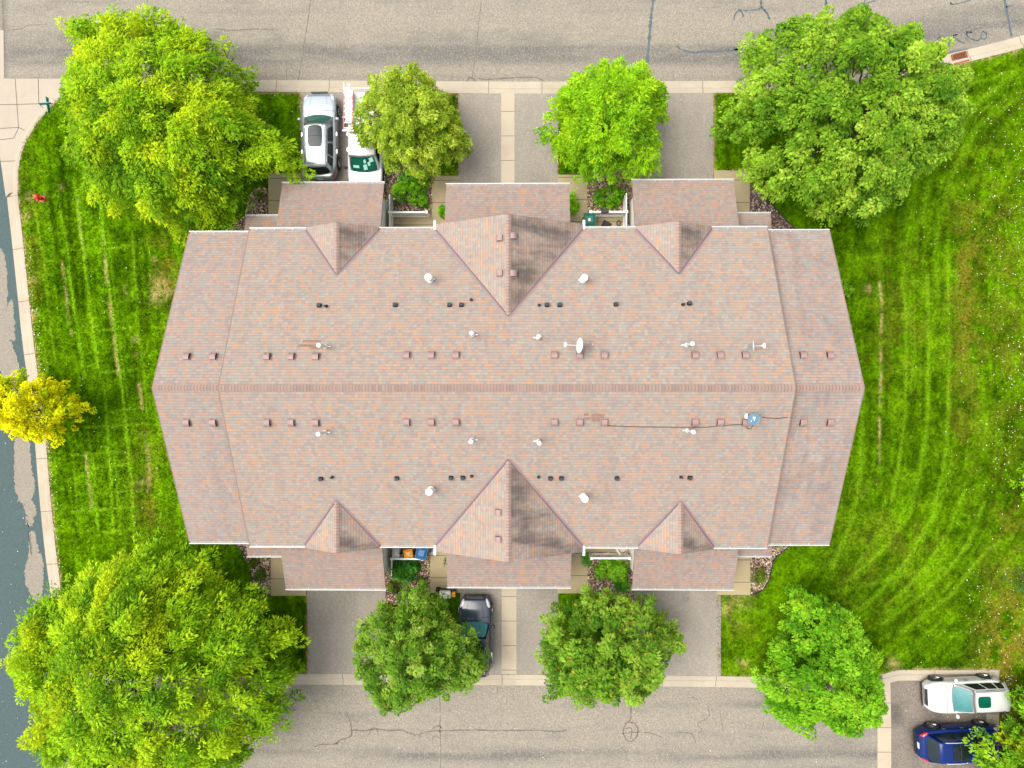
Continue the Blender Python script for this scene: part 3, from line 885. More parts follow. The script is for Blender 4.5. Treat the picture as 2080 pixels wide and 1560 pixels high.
for i, pts in enumerate([[(-12, 500), (3, 510), (12, 560), (10, 640), (2, 700), (-12, 700)], [(-10, 690), (18, 610), (26, 640), (28, 690), (18, 690), (12, 695), (-10, 698)],
                         [(-10, 696), (18, 692), (30, 720), (38, 755), (36, 790), (10, 780), (-8, 730)],
                         [(28, 890), (56, 895), (60, 945), (68, 980), (66, 1005), (56, 1020), (38, 1020), (28, 990), (26, 945)], [(42, 1020), (62, 1018), (72, 1040), (64, 1052), (50, 1045)], [(50, 1050), (64, 1052), (66, 1062), (58, 1071), (51, 1066)],
                         [(55, 1082), (66, 1080), (72, 1100), (80, 1150), (82, 1200), (78, 1215), (64, 1215), (58, 1150)], [(48, 1150), (62, 1128), (82, 1128), (86, 1170), (82, 1210), (72, 1222), (50, 1190)]]):
    o = sheet('road_patch', patch_outline(pts, i), M['patch'], -0.101 + 0.003 * (i % 3), parent=street)

# ------------------------------------------------------------------ the townhouse
TH = empty('townhouse', (-0.6, -0.22, 0), label='long two-storey townhouse block with mottled pink brown shingle roofs and white gutters', cat='house')
Y0 = -0.22
SL = 0.445
ME, MR, MD = 5.50, 8.95, 7.75      # main eave height, ridge height, half depth
MX0, MX1 = -13.40, 12.04
WX0, WX1 = -16.54, 15.20
WR = 8.60; WD = 7.66; WE = WR - SL * WD
SF = math.sqrt(1 + SL * SL)


def slab_roof(m_, top, uvs, thick=0.10, m=0, medge=1):
    """roof panel: top polygon with uv, soffit below, edges"""
    m_.poly(top, m, uvs)
    n = len(top)
    low = [(p[0], p[1], p[2] - thick) for p in top]
    m_.poly(low[::-1], medge, [(0, 0)] * n)
    for i in range(n):
        j = (i + 1) % n
        m_.poly([top[j], top[i], low[i], low[j]], medge, [(0, 0)] * 4)


def gable_pair(x0, x1, yc, d, ridge, name, mats, parent):
    m_ = MB()
    e = ridge - SL * d
    L = d * SF
    slab_roof(m_, [(x0, yc + d, e), (x0, yc, ridge), (x1, yc, ridge), (x1, yc + d, e)], [(x0, 0), (x0, L), (x1, L), (x1, 0)])
    slab_roof(m_, [(x0, yc, ridge), (x0, yc - d, e), (x1, yc - d, e), (x1, yc, ridge)], [(x0 + 40, L), (x0 + 40, 0), (x1 + 40, 0), (x1 + 40, L)])
    return m_.build(name, mats, parent)


def caps(m_, a, b, half, slope_dz, step=0.145):
    """overlapping bent cap shingles from a to b along a ridge"""
    a = Vector(a); b = Vector(b)
    t = (b - a).normalized(); s = Vector((-t.y, t.x, 0)).normalized()
    n = max(1, int((b - a).length / step))
    for i in range(n):
        p = a + t * (i * step); q = a + t * ((i + 1) * step + 0.03)
        z0, z1 = 0.034, 0.014
        dz = Vector((0, 0, 1))
        P = [p + s * half - dz * (half * slope_dz) + dz * z0, p + dz * (z0 + 0.008), p - s * half - dz * (half * slope_dz) + dz * z0]
        Qq = [q + s * half - dz * (half * slope_dz) + dz * z1, q + dz * (z1 + 0.008), q - s * half - dz * (half * slope_dz) + dz * z1]
        w0 = i * 0.37
        m_.poly([P[0], P[1], Qq[1], Qq[0]], 0, [(0, w0), (0, w0), (1, w0), (1, w0)]); m_.poly([P[1], P[2], Qq[2], Qq[1]], 0, [(0, w0), (0, w0), (1, w0), (1, w0)])
        lo = Vector((0, 0, -0.04))
        m_.poly([P[1], P[0], P[0] + lo, P[1] + lo], 0, [(0, w0)] * 4); m_.poly([P[2], P[1], P[1] + lo, P[2] + lo], 0, [(0, w0)] * 4)


main_roof = gable_pair(MX0, MX1, Y0, MD, MR, 'main_roof', [M['shingle'], M['mauve']], TH)
wing_w = gable_pair(WX0, MX0 + 0.35, Y0, WD, WR, 'wing_roof', [M['shingle_b'], M['mauve']], TH)
wing_e = gable_pair(MX1 - 0.35, WX1, Y0, WD, WR, 'wing_roof', [M['shingle_w'], M['mauve']], TH)
m_ = MB(); caps(m_, (MX0, Y0, MR), (MX1, Y0, MR), 0.145, SL); m_.build('ridge_cap', M['cap'], main_roof)
m_ = MB(); caps(m_, (WX0, Y0, WR), (MX0 - 0.01, Y0, WR), 0.145, SL); m_.build('ridge_cap', M['cap'], wing_w)
m_ = MB(); caps(m_, (MX1 + 0.01, Y0, WR), (WX1, Y0, WR), 0.145, SL); m_.build('ridge_cap', M['cap'], wing_e)


def main_z(y):
    return MR - SL * abs(y - Y0)


def gutter(m_, x0, x1, y, z, side):
    """open K-style trough along x outside the eave; side=+1 north"""
    w, h = 0.135, 0.12
    yi, yo = y + side * 0.005, y + side * (w + 0.005)
    A = [(yi, z + 0.0), (yi, z - h), (yo - side * 0.03, z - h), (yo, z - 0.02), (yo, z + 0.015), (yo - side * 0.045, z + 0.015), (yo - side * 0.045, z - 0.02)]
    for k in range(len(A) - 1):
        (ya, za), (yb, zb) = A[k], A[k + 1]
        m_.poly([(x0, ya, za), (x1, ya, za), (x1, yb, zb), (x0, yb, zb)], 0)
    # trough floor seen from above
    m_.poly([(x0, yi, z - 0.045), (x1, yi, z - 0.045), (x1, yo - side * 0.03, z - 0.045), (x0, yo - side * 0.03, z - 0.045)], 1)
    for x in (x0, x1):
        m_.poly([(x, yi, z), (x, yi, z - h), (x, yo - side * 0.03, z - h), (x, yo, z + 0.012)], 0)
    x = x0 + 0.35
    while x < x1 - 0.2:      # hanger straps
        m_.box((x, (yi + yo) / 2, z + 0.004), (0.025, w, 0.012), m=0)
        x += 0.9


# cross gables: centre x, half width, ridge height, front y
GAB = [(-0.57, 3.60, 7.47, 7.80, +1), (-8.78, 1.80, 6.55, 7.66, +1), (7.48, 1.84, 6.55, 7.66, +1),
       (-0.57, 3.60, 7.47, -8.28, -1), (-8.79, 1.84, 6.55, -8.12, -1), (7.58, 1.84, 6.55, -8.12, -1)]
gab_objs = []
for gx, hw, gz, yf, sd in GAB:
    ye = Y0 + sd * MD
    ym = Y0 + sd * (MR - gz) / SL
    p_ = (gz - ME) / hw
    L = math.hypot(hw, gz - ME)
    g = MB()
    lf = 0.012
    for side in (-1, 1):
        front_e = (gx + side * hw, yf, ME + lf); front_r = (gx, yf, gz + lf); back_r = (gx, ym, gz + lf); val = (gx + side * hw, ye, ME + lf)
        quad = [front_e, front_r, back_r, val]; uv = [(yf, 0), (yf, L), (ym, L), (ye, 0)]
        if (side > 0) == (sd > 0):
            pass
        else:
            quad = quad[::-1]; uv = uv[::-1]
        nrm = (Vector(quad[1]) - Vector(quad[0])).cross(Vector(quad[2]) - Vector(quad[0]))
        if nrm.z < 0: quad = quad[::-1]; uv = uv[::-1]
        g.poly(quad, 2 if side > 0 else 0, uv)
        # rake edge thickness and eave edge
        g.poly([front_e, front_r, (gx, yf, gz - 0.12), (gx + side * hw, yf, ME - 0.12)], 1, [(0, 0)] * 4)
        g.poly([front_e, val, (gx + side * hw, ye, ME - 0.12), (gx + side * hw, yf, ME - 0.12)], 1, [(0, 0)] * 4)
    # gable wall under the rake
    yw = yf - sd * 0.25
    g.poly([(gx - hw + 0.2, yw, ME - 0.1), (gx + hw - 0.2, yw, ME - 0.1), (gx, yw, gz - 0.15)], 3, [(0, 0)] * 3)
    go = g.build('gable_roof', [M['shingle'], M['mauve'], M['shingle_s'], M['siding']], TH)
    gab_objs.append(go)
    c_ = MB(); caps(c_, (gx, yf, gz + lf), (gx, ym + sd * 0.03, gz + lf), 0.13, p_); c_.build('ridge_cap', M['cap'], go)
    # valley flashing: two folded strips
    for side in (-1, 1):
        a = Vector((gx + side * hw, ye, ME)); b = Vector((gx, ym, gz))
        d = (b - a); t = Vector((d.x, d.y, 0)).normalized(); nrm = Vector((t.y, -t.x, 0))
        if nrm.x * side < 0: nrm = -nrm
        v_ = MB()
        for (o0, o1, mm) in ((-0.10, -0.035, 0), (-0.035, 0.035, 1), (0.035, 0.10, 0)):
            def P(q, o):
                w_ = q + nrm * o
                zz = max(main_z(w_.y), gz - p_ * abs(w_.x - gx)) + 0.022 + (0.006 if mm == 1 else 0)
                return (w_.x, w_.y, zz)
            v_.poly([P(a, o0), P(a, o1), P(b, o1), P(b, o0)], mm)
        v_.build('valley_flashing', [M['mauve_light'], M['mauve']], go)

# garage and porch roofs (lean-to slopes rising to the wall)
GAR = [(-12.70, -7.27, 10.58, +1), (-3.96, 2.56, 10.47, +1), (5.88, 11.22, 10.65, +1),
       (-12.53, -7.20, -10.90, -1), (-3.90, 2.63, -10.76, -1), (5.89, 11.23, -10.83, -1)]
gs = 0.36
WALL_N, WALL_S = 7.13, -7.57


def leanto(name, x0, x1, yf, sd, z0, slope, mat):
    yw = WALL_N if sd > 0 else WALL_S
    run = abs(yf - yw); z1 = z0 + slope * run
    L = run * math.hypot(1, slope)
    g = MB()
    top = [(x0, yf, z0), (x0, yw, z1), (x1, yw, z1), (x1, yf, z0)]; uv = [(x0, 0), (x0, L), (x1, L), (x1, 0)]
    if sd < 0: top, uv = top[::-1], uv[::-1]
    slab_roof(g, top, uv, 0.12)
    o = g.build(name, [mat, M['mauve']], TH)
    gt = MB(); gutter(gt, x0 - 0.03, x1 + 0.03, yf, z0 - 0.03, sd); gt.build('gutter', [M['gutter'], M['gutter_in']], o)
    return o


for k, (x0, x1, yf, sd) in enumerate(GAR):
    leanto('garage_roof', x0, x1, yf, sd, 2.8, gs, M['shingle_g'])
for x0, x1, yf, sd in ((-14.76, -12.72, 8.90, 1), (11.24, 13.25, 8.95, 1), (-14.69, -12.55, -9.22, -1), (11.25, 13.32, -9.13, -1)):
    leanto('porch_roof', x0, x1, yf, sd, 2.55, 0.25, M['shingle_g'])

# main and wing gutters (broken where the gables come through)
GM = [M['gutter'], M['gutter_in']]
for sd, gl in ((1, GAB[:3]), (-1, GAB[3:])):
    ye = Y0 + sd * MD
    gl = sorted(gl)
    xa = MX0
    runs = []
    for gx, hw, gz, yf, _ in gl:
        runs.append((xa, gx - hw + (0.0 if hw > 3 else 0.45)))
        xa = gx + hw - (0.0 if hw > 3 else 0.45)
    runs.append((xa, MX1))
    for a, b in runs:
        gm = MB(); gutter(gm, a, b, ye, ME - 0.03, sd); gm.build('gutter', GM, TH)
    gx, hw, gz, yf, _ = gl[1]
    for s_ in (-1, 1):       # short return gutters beside the centre gable
        gm = MB(); gm.box((gx + s_ * (hw + 0.06), (ye + yf) / 2 + sd * 0.08, ME - 0.05), (0.12, abs(yf - ye) + 0.22, 0.10), m=0); gm.build('gutter', GM, TH)
for sd in (1, -1):
    for a, b in ((WX0, MX0), (MX1, WX1)):
        gm = MB(); gutter(gm, a, b, Y0 + sd * WD, WE - 0.03, sd); gm.build('gutter', GM, TH)
for x, y in ((-13.2, 7.18), (11.85, 7.18), (-13.2, -7.63), (11.85, -7.63), (-4.35, 7.18), (3.2, 7.18), (-4.35, -7.63), (3.2, -7.63)):
    dp = MB(); dp.box((x, y, 2.75), (0.09, 0.07, 5.3)); dp.build('downpipe', M['gutter'], TH)
# metal drip edge along the rakes
for par, x, d, rg_ in ((main_roof, MX0, MD, MR), (main_roof, MX1, MD, MR), (wing_w, WX0, WD, WR), (wing_e, WX1, WD, WR)):
    for sd in (-1, 1):
        g = MB()
        a = Vector((x, Y0, rg_ + 0.004)); b = Vector((x, Y0 + sd * d, rg_ - SL * d + 0.004))
        w = 0.02
        for o0, o1, z0, z1 in ((-w, w, 0, 0),):
            g.poly([(a.x + o0, a.y, a.z), (a.x + o1, a.y, a.z), (b.x + o1, b.y, b.z), (b.x + o0, b.y, b.z)])
        out = w if x in (MX1, WX1) else -w
        g.poly([(a.x + out, a.y, a.z), (b.x + out, b.y, b.z), (b.x + out, b.y, b.z - 0.13), (a.x + out, a.y, a.z - 0.13)])
        g.build('rake_edge', M['cap'], par)

# walls
w_ = MB()


def house_wall(x0, x1, ya, yb, ez, rz):
    prof = [(ya, -0.05), (yb, -0.05), (yb, ez), ((ya + yb) / 2, rz), (ya, ez)]
    for x, fl in ((x0, 1), (x1, 0)):
        P = [(x, y, z) for y, z in prof]
        w_.poly(P[::-1] if fl else P)
    for i in range(5):
        (y1, z1), (y2, z2) = prof[i], prof[(i + 1) % 5]
        w_.poly([(x0, y1, z1), (x1, y1, z1), (x1, y2, z2), (x0, y2, z2)][::-1])


house_wall(MX0 + 0.30, MX1 - 0.30, WALL_S, WALL_N, ME + 0.02, MR - 0.16)
house_wall(WX0 + 0.32, MX0 + 0.29, WALL_S + 0.12, WALL_N - 0.12, WE + 0.02, WR - 0.16)
house_wall(MX1 - 0.29, WX1 - 0.32, WALL_S + 0.12, WALL_N - 0.12, WE + 0.02, WR - 0.16)
w_.build('wall', M['siding'], TH)
for x0, x1, yf, sd in GAR:
    gwall = MB()
    yw = WALL_N if sd > 0 else WALL_S
    yo = yf - sd * 0.38
    za = 2.8 + gs * 0.38 - 0.13; zb = 2.8 + gs * abs(yf - yw) - 0.13
    a, b = x0 + 0.30, x1 - 0.30
    for x in (a, b):
        gwall.poly([(x, yw, -0.05), (x, yo, -0.05), (x, yo, za), (x, yw, zb)])
    gwall.poly([(a, yo, -0.05), (b, yo, -0.05), (b, yo, za), (a, yo, za)])
    gwall.build('garage_wall', M['siding'], TH)


def garage_door(xc, w, y, sd):
    d = MB(); d.box((xc, y + sd * 0.03, 1.08), (w, 0.06, 2.14))
    for r_ in range(4):
        for c_ in range(int(w / 0.6)):
            d.box((xc - w / 2 + (c_ + 0.5) * w / int(w / 0.6), y + sd * 0.065, 0.3 + r_ * 0.53), (w / int(w / 0.6) - 0.14, 0.02, 0.36))
    d.build('garage_door', M['door'], TH)


for x0, x1, yf, sd in GAR:
    yo = yf - sd * 0.38
    if x1 - x0 > 6:
        for s_ in (-1, 1): garage_door((x0 + x1) / 2 + s_ * 1.55, 2.4, yo, sd)
    else:
        garage_door((x0 + x1) / 2, 4.2, yo, sd)


def window(x, y, z, w, h, nx, ny):
    f = MB()
    tx, ty = -ny, nx
    def bx(du, dz, su, sz, t, m=0):
        f.box((x + tx * du + nx * t / 2, y + ty * du + ny * t / 2, z + dz), (abs(tx) * su + abs(nx) * t, abs(ty) * su + abs(ny) * t, sz), m=m)
    bx(0, h / 2, w + 0.16, 0.09, 0.06); bx(0, -h / 2, w + 0.2, 0.1, 0.09)
    bx(-w / 2 - 0.04, 0, 0.08, h - 0.1, 0.06); bx(w / 2 + 0.04, 0, 0.08, h - 0.1, 0.06); bx(0, 0, w, 0.05, 0.045)
    fo = f.build('window', M['white'], TH)
    g = MB()
    g.box((x + nx * 0.012, y + ny * 0.012, z), (abs(tx) * w + abs(nx) * 0.02, abs(ty) * w + abs(ny) * 0.02, h - 0.1))
    g.build('pane', M['glass_dark'], fo)


for y in (-5.2, -2.6, 1.9, 4.5):
    for z in (1.5, 4.2):
        window(WX0 + 0.32, y, z, 1.2, 1.3, -1, 0)
        window(WX1 - 0.32, y, z, 1.2, 1.3, 1, 0)
for x in (-11.5, -9.0, -6.0, -2.6, 0.9, 4.3, 7.2, 9.8):
    window(x, WALL_N, 4.75, 1.1, 0.9, 0, 1)
    window(x, WALL_S, 4.75, 1.1, 0.9, 0, -1)
for x, sd in ((-4.9, 1), (3.75, 1), (-4.75, -1), (3.75, -1)):
    y = WALL_N if sd > 0 else WALL_S
    d = MB(); d.box((x, y + sd * 0.035, 1.06), (0.92, 0.07, 2.06)); d.box((x, y + sd * 0.02, 2.13), (1.1, 0.05, 0.1)); d.box((x - 0.5, y + sd * 0.02, 1.03), (0.09, 0.05, 2.06)); d.box((x + 0.5, y + sd * 0.02, 1.03), (0.09, 0.05, 2.06))
    do = d.build('entry_door', M['entry'], TH)
    hb = MB(); hb.tube([(x + 0.36, y + sd * 0.07, 1.0), (x + 0.36, y + sd * 0.14, 1.0)], 0.03); hb.build('handle', M['chrome'], do)


# roof vents and pipes
def on_main(px, py):
    """world point on the main or wing slope seen at px, py"""
    z = 7.5
    for _ in range(12):
        p = V(px, py, z)
        rr = MR if MX0 <= p.x <= MX1 else WR
        z = rr - SL * abs(p.y - Y0)
    return V(px, py, z), (1 if V(px, py, z).y > Y0 else -1)


def slope_mat(nrm, along):
    n_ = Vector(nrm).normalized(); a = Vector(along).normalized(); b = n_.cross(a)
    return Matrix((a, b, n_)).transposed()


vent_me = None


def vent_mesh():
    m_ = MB()
    w, d = 0.27, 0.33
    # curved hood (mauve) on a flange with dark open sides
    m_.box((0, 0, 0.012), (w + 0.10, d + 0.10, 0.016), m=0)
    N = 7
    prof = []
    for i in range(N):
        t = i / (N - 1)
        y = -d / 2 + d * t
        z = 0.06 + 0.115 * math.sin(math.pi * (0.12 + 0.80 * t)) ** 0.7
        prof.append((y, z))
    for (y0_, z0_), (y1_, z1_) in zip(prof[:-1], prof[1:]):
        m_.poly([(-w / 2, y0_, z0_), (w / 2, y0_, z0_), (w / 2, y1_, z1_), (-w / 2, y1_, z1_)], 0)
    for s_ in (-1, 1):
        x = s_ * w / 2
        P = [(x, prof[0][0], 0.02)] + [(x, y, z) for y, z in prof] + [(x, prof[-1][0], 0.02)]
        m_.poly(P, 1)
        m_.poly([(x, p[0], p[1] - 0.02) for p in prof] + [(x, p[0], p[1]) for p in prof[::-1]], 0)
    for y, z in (prof[0], prof[-1]):
        m_.poly([(-w / 2, y, 0.02), (w / 2, y, 0.02), (w / 2, y, z), (-w / 2, y, z)], 0)
    return m_


def place_vent(p, Mx, parent):
    global vent_me
    if vent_me is None:
        tmp = vent_mesh()
        vent_me = bpy.data.meshes.new('roof_vent')
        vent_me.from_pydata(tmp.v, [], tmp.f)
        vent_me.polygons.foreach_set('material_index', tmp.m)
        vent_me.materials.append(M['vent_top']); vent_me.materials.append(M['vent_dark'])
        vent_me.update()
    o = bpy.data.objects.new('roof_vent', vent_me)
    COLL.objects.link(o)
    o.parent = parent
    o.matrix_local = Matrix.Translation(Vector(p) - ORG[parent.name]) @ Mx.to_4x4()
    return o


def main_frame(sd):
    return slope_mat((0, sd * SL, 1), (1, 0, 0))


for x in (543, 592, 642, 826, 876, 926, 1126, 1177, 1227, 1411, 1462, 1513, 380, 434, 1630, 1685):
    for y in ((725 if x < 700 else 722), (857 if x > 700 else 858)):
        p, sd = on_main(x, y)
        place_vent(p, main_frame(sd), main_roof if MX0 < p.x < MX1 else (wing_w if p.x < 0 else wing_e))
for x, y, k in ((1016, 484, 0), (1042, 480, 0), (1016, 555, 0), (1042, 556, 0), (1013, 1040, 3), (1013, 1095, 3)):
    gx, hw, gz, yf, sd = GAB[k]
    sl = (gz - ME) / hw
    z = 7.2
    for _ in range(8):
        p = V(x, y, z); z = gz - sl * abs(p.x - gx)
    s_ = 1 if p.x > gx else -1
    place_vent((p.x, p.y, z + 0.012), slope_mat((s_ * sl, 0, 1), (0, 1, 0)), gab_objs[k])

PIPE_SPOTS = [(663, 622), (957, 609), (1095, 620), (1387, 619), (675, 969), (958, 967), (1094, 969), (1383, 969)]
for x, y in PIPE_SPOTS:
    p, sd = on_main(x, y)
    q = MB(); q.tube([p - Vector((0, 0, 0.05)), p + Vector((0, 0, 0.32))], 0.045, 10)
    q.lathe([(0.085, -0.02), (0.07, 0.05), (0.05, 0.10)], 12, p)
    q.build('vent_pipe', M['blackpipe'], main_roof, smooth=False)
SQ = [(649, 621), (803, 620), (913, 620), (937, 620), (1111, 620), (1137, 620), (1251, 619), (1400, 617), (652, 972), (806, 971), (916, 970), (940, 970), (1118, 971), (1140, 971), (1253, 971), (1401, 970)]
for x, y in SQ:
    p, sd = on_main(x, y)
    q = MB(); Mx = main_frame(sd)
    q.box(p + Vector((0, 0, 0.07)), (0.15, 0.15, 0.14), M=Mx, m=0)
    q.box(p + Mx @ Vector((0, -0.03 * sd, 0.16)), (0.17, 0.16, 0.03), M=Mx, m=1)
    q.box(p + Mx @ Vector((0, 0, 0.01)), (0.22, 0.19, 0.012), M=Mx, m=0)
    q.build('exhaust_hood', [M['black'], M['charcoal']], main_roof)
FLUE = [((874, 568), 0.17, 0.80), ((1184, 569), 0.17, 0.80), ((876, 994), 0.17, 0.80), ((1185, 1008), 0.17, 0.80),
        ((662, 704), 0.105, 1.15), ((961, 680), 0.10, 1.15), ((1093, 686), 0.10, 0.9), ((1394, 701), 0.10, 1.15),
        ((661, 878), 0.105, 1.15), ((960, 893), 0.10, 1.15), ((1094, 896), 0.10, 1.15), ((1396, 874), 0.10, 1.15)]
for (x, y), r_, h_ in FLUE:
    p, sd = on_main(x, y)
    q = MB()
    q.tube([p - Vector((0, 0, 0.05)), p + Vector((0, 0, h_ - 0.12))], r_ * 0.62, 14)
    q.lathe([(r_ * 0.70, h_ - 0.18), (r_, h_ - 0.14), (r_, h_ - 0.02), (r_ * 0.55, h_)], 16, p)
    q.lathe([(r_ * 1.05, 0.03), (r_ * 0.95, 0.12), (r_ * 0.66, 0.15)], 16, p)
    tab = Vector((0.13 if x in (874, 876, 662, 961, 661, 960) else -0.13, 0, 0.05))
    q.box(p + tab, (0.20, 0.055, 0.05))
    fo = q.build('flue_pipe', M['white_pvc'], main_roof)
    for f in fo.data.polygons: f.use_smooth = False

# replaced darker shingles beside the west flue and the east vent
pt = MB()
for x0_, x1_, yy in ((615, 652, 693), (604, 646, 702), (628, 664, 706), (655, 672, 704), (1186, 1196, 842), (1201, 1228, 843), (1185, 1200, 850), (1201, 1226, 849), (1203, 1224, 854)):
    a, sd = on_main(x0_, yy); b, _ = on_main(x1_, yy)
    up = Vector((0, 0.055, -0.055 * SL * sd)) + Vector((0, 0, 0))
    o_ = Vector((0, 0, 0.008))
    pt.poly([a - up + o_, b - up + o_, b + up + o_, a + up + o_])
pt.build('replacement_shingles', simple('fresh_shingle', (0.20, 0.125, 0.095), 0.92, var=0.35, scale=8, spec=0.2), main_roof)


# ------------------------------------------------------------------ satellite dishes and cable
def dish(px, py, face, r, label, mat, logo=False, h=0.55, strut=None, arm_len=0.55, elong=1.15):
    p, sd = on_main(px, py)
    t = empty('satellite_dish', p, label=label, cat='satellite dish', group='satellite dishes on the roof')
    fv = Vector(face).normalized()
    c = p + Vector((0, 0, h)) + fv * 0.12
    a = fv.cross(Vector((0, 0, 1))).normalized(); b = a.cross(fv)
    rings, n = 5, 24
    vs, fs = [], []
    for i in range(rings + 1):
        q_ = i / rings
        for k in range(n):
            th = 2 * math.pi * k / n
            vs.append(c + (a * math.cos(th) * r + b * math.sin(th) * r * elong) * q_ + fv * (0.16 * r * q_ * q_))
    for i in range(rings):
        for k in range(n):
            k2 = (k + 1) % n
            fs.append((i * n + k, i * n + k2, (i + 1) * n + k2, (i + 1) * n + k))
    m_ = MB(); m_.faces(vs, fs); ro = m_.build('reflector', mat, t, smooth=True)
    so = ro.modifiers.new('thick', 'SOLIDIFY'); so.thickness = 0.02; so.offset = -1
    if logo:
        lg = MB()
        for dx, dz, sx_, sz_ in ((0.03, 0.05, 0.16, 0.04), (0.06, -0.02, 0.10, 0.03), (-0.12, -0.06, 0.05, 0.04)):
            q0 = c + fv * 0.03 + a * dx + b * dz
            lg.poly([q0 - a * sx_ / 2 - b * sz_ / 2, q0 + a * sx_ / 2 - b * sz_ / 2, q0 + a * sx_ / 2 + b * sz_ / 2, q0 - a * sx_ / 2 + b * sz_ / 2])
        lg.build('mark', M['white'], ro)
    m_ = MB()
    m_.tube([p, p + Vector((0, 0, h * 0.7)), c - fv * 0.06], 0.028, 8)
    m_.box(p + Vector((0, 0, 0.03)), (0.16, 0.22, 0.02), M=main_frame(sd))
    if strut is not None:
        m_.tube([c - fv * 0.05, p + Vector(strut)], 0.014, 6)
        m_.box(p + Vector(strut), (0.06, 0.06, 0.03))
    m_.build('mast', M['steel'], t)
    f0 = c - b * r * elong * 0.85
    f1 = c + fv * arm_len - b * 0.12
    m_ = MB(); m_.tube([f0, f1], 0.020, 6); m_.build('feed_arm', M['white_pvc'], t)
    m_ = MB(); m_.tube([f1 - fv * 0.05, f1 + fv * 0.07], [0.05, 0.07], 10); m_.box(f1 + fv * 0.05, (0.10, 0.22, 0.08)); m_.build('feed_horn', M['white_pvc'], t)
    return t, p


dish(1181, 704, (-1.0, 0.06, 0.30), 0.34, 'large white satellite dish facing west with bracing strut, above the middle vents', M['white_pvc'], strut=(0.50, 0.10, 0.0), h=0.72, arm_len=0.62)
dish(1516, 704, (1.0, 0.02, 0.33), 0.25, 'small white satellite dish seen edge-on facing east, near the east end of the roof', M['white_pvc'], h=0.5, arm_len=0.42)
dish(1528, 852, (-0.80, 0.30, 0.80), 0.27, 'blue-grey satellite dish south of the ridge with a black cable looped beneath it', M['dish_blue'], logo=True, h=0.35, arm_len=0.45)
cb = MB()


def cable(pts, r=0.014):
    C = smooth_curve(pts, 6)
    P = [on_main(x, y)[0] + Vector((0, 0, 0.022)) for x, y in C]
    cb.tube(P, r, 5)


cable([(1230, 863), (1238, 865), (1300, 867), (1370, 868), (1430, 868), (1460, 865), (1505, 862), (1513, 863), (1517, 869), (1524, 871), (1529, 863), (1529, 856)])
cable([(1548, 847), (1560, 849), (1580, 850), (1596, 848), (1608, 847)])
tag(cb.build('cable', M['black']), 'thin dark cable lying across the south roof slope from the blue dish to the vents', 'cable')
cb = MB(); cable([(1180, 706), (1177, 712), (1173, 716)], 0.018)
tag(cb.build('cable', M['black']), 'short dark cable from the large white dish down to the vent below it', 'cable')


# ------------------------------------------------------------------ trees and shrubs
def star_radius(P, C):
    ang = np.array([math.atan2(p[1] - C[1], p[0] - C[0]) for p in P]); rad = np.array([math.hypot(p[0] - C[0], p[1] - C[1]) for p in P])
    o = np.argsort(ang); ang, rad = ang[o], rad[o]
    return lambda th: np.interp(th, ang, rad, period=2 * math.pi)


def leaf_quads(pos, d, nrm, ln, wd, colr, rng):
    """kite-shaped leaves: pos base, d direction, nrm normal"""
    side = np.cross(nrm, d); side /= np.linalg.norm(side, axis=1, keepdims=True) + 1e-9
    n2 = np.cross(d, side)
    k = len(pos)
    ln = ln[:, None]; wd = wd[:, None]
    fold = n2 * (wd * 0.18)
    v = np.empty((k, 4, 3))
    v[:, 0] = pos
    v[:, 1] = pos + d * ln * 0.5 + side * wd * 0.5 + fold
    v[:, 2] = pos + d * ln
    v[:, 3] = pos + d * ln * 0.5 - side * wd * 0.5 + fold
    f = np.arange(k * 4).reshape(k, 4)
    c = np.repeat(colr, 4, axis=0)
    return v.reshape(-1, 3), f, c


def unit(a):
    return a / (np.linalg.norm(a, axis=1, keepdims=True) + 1e-9)


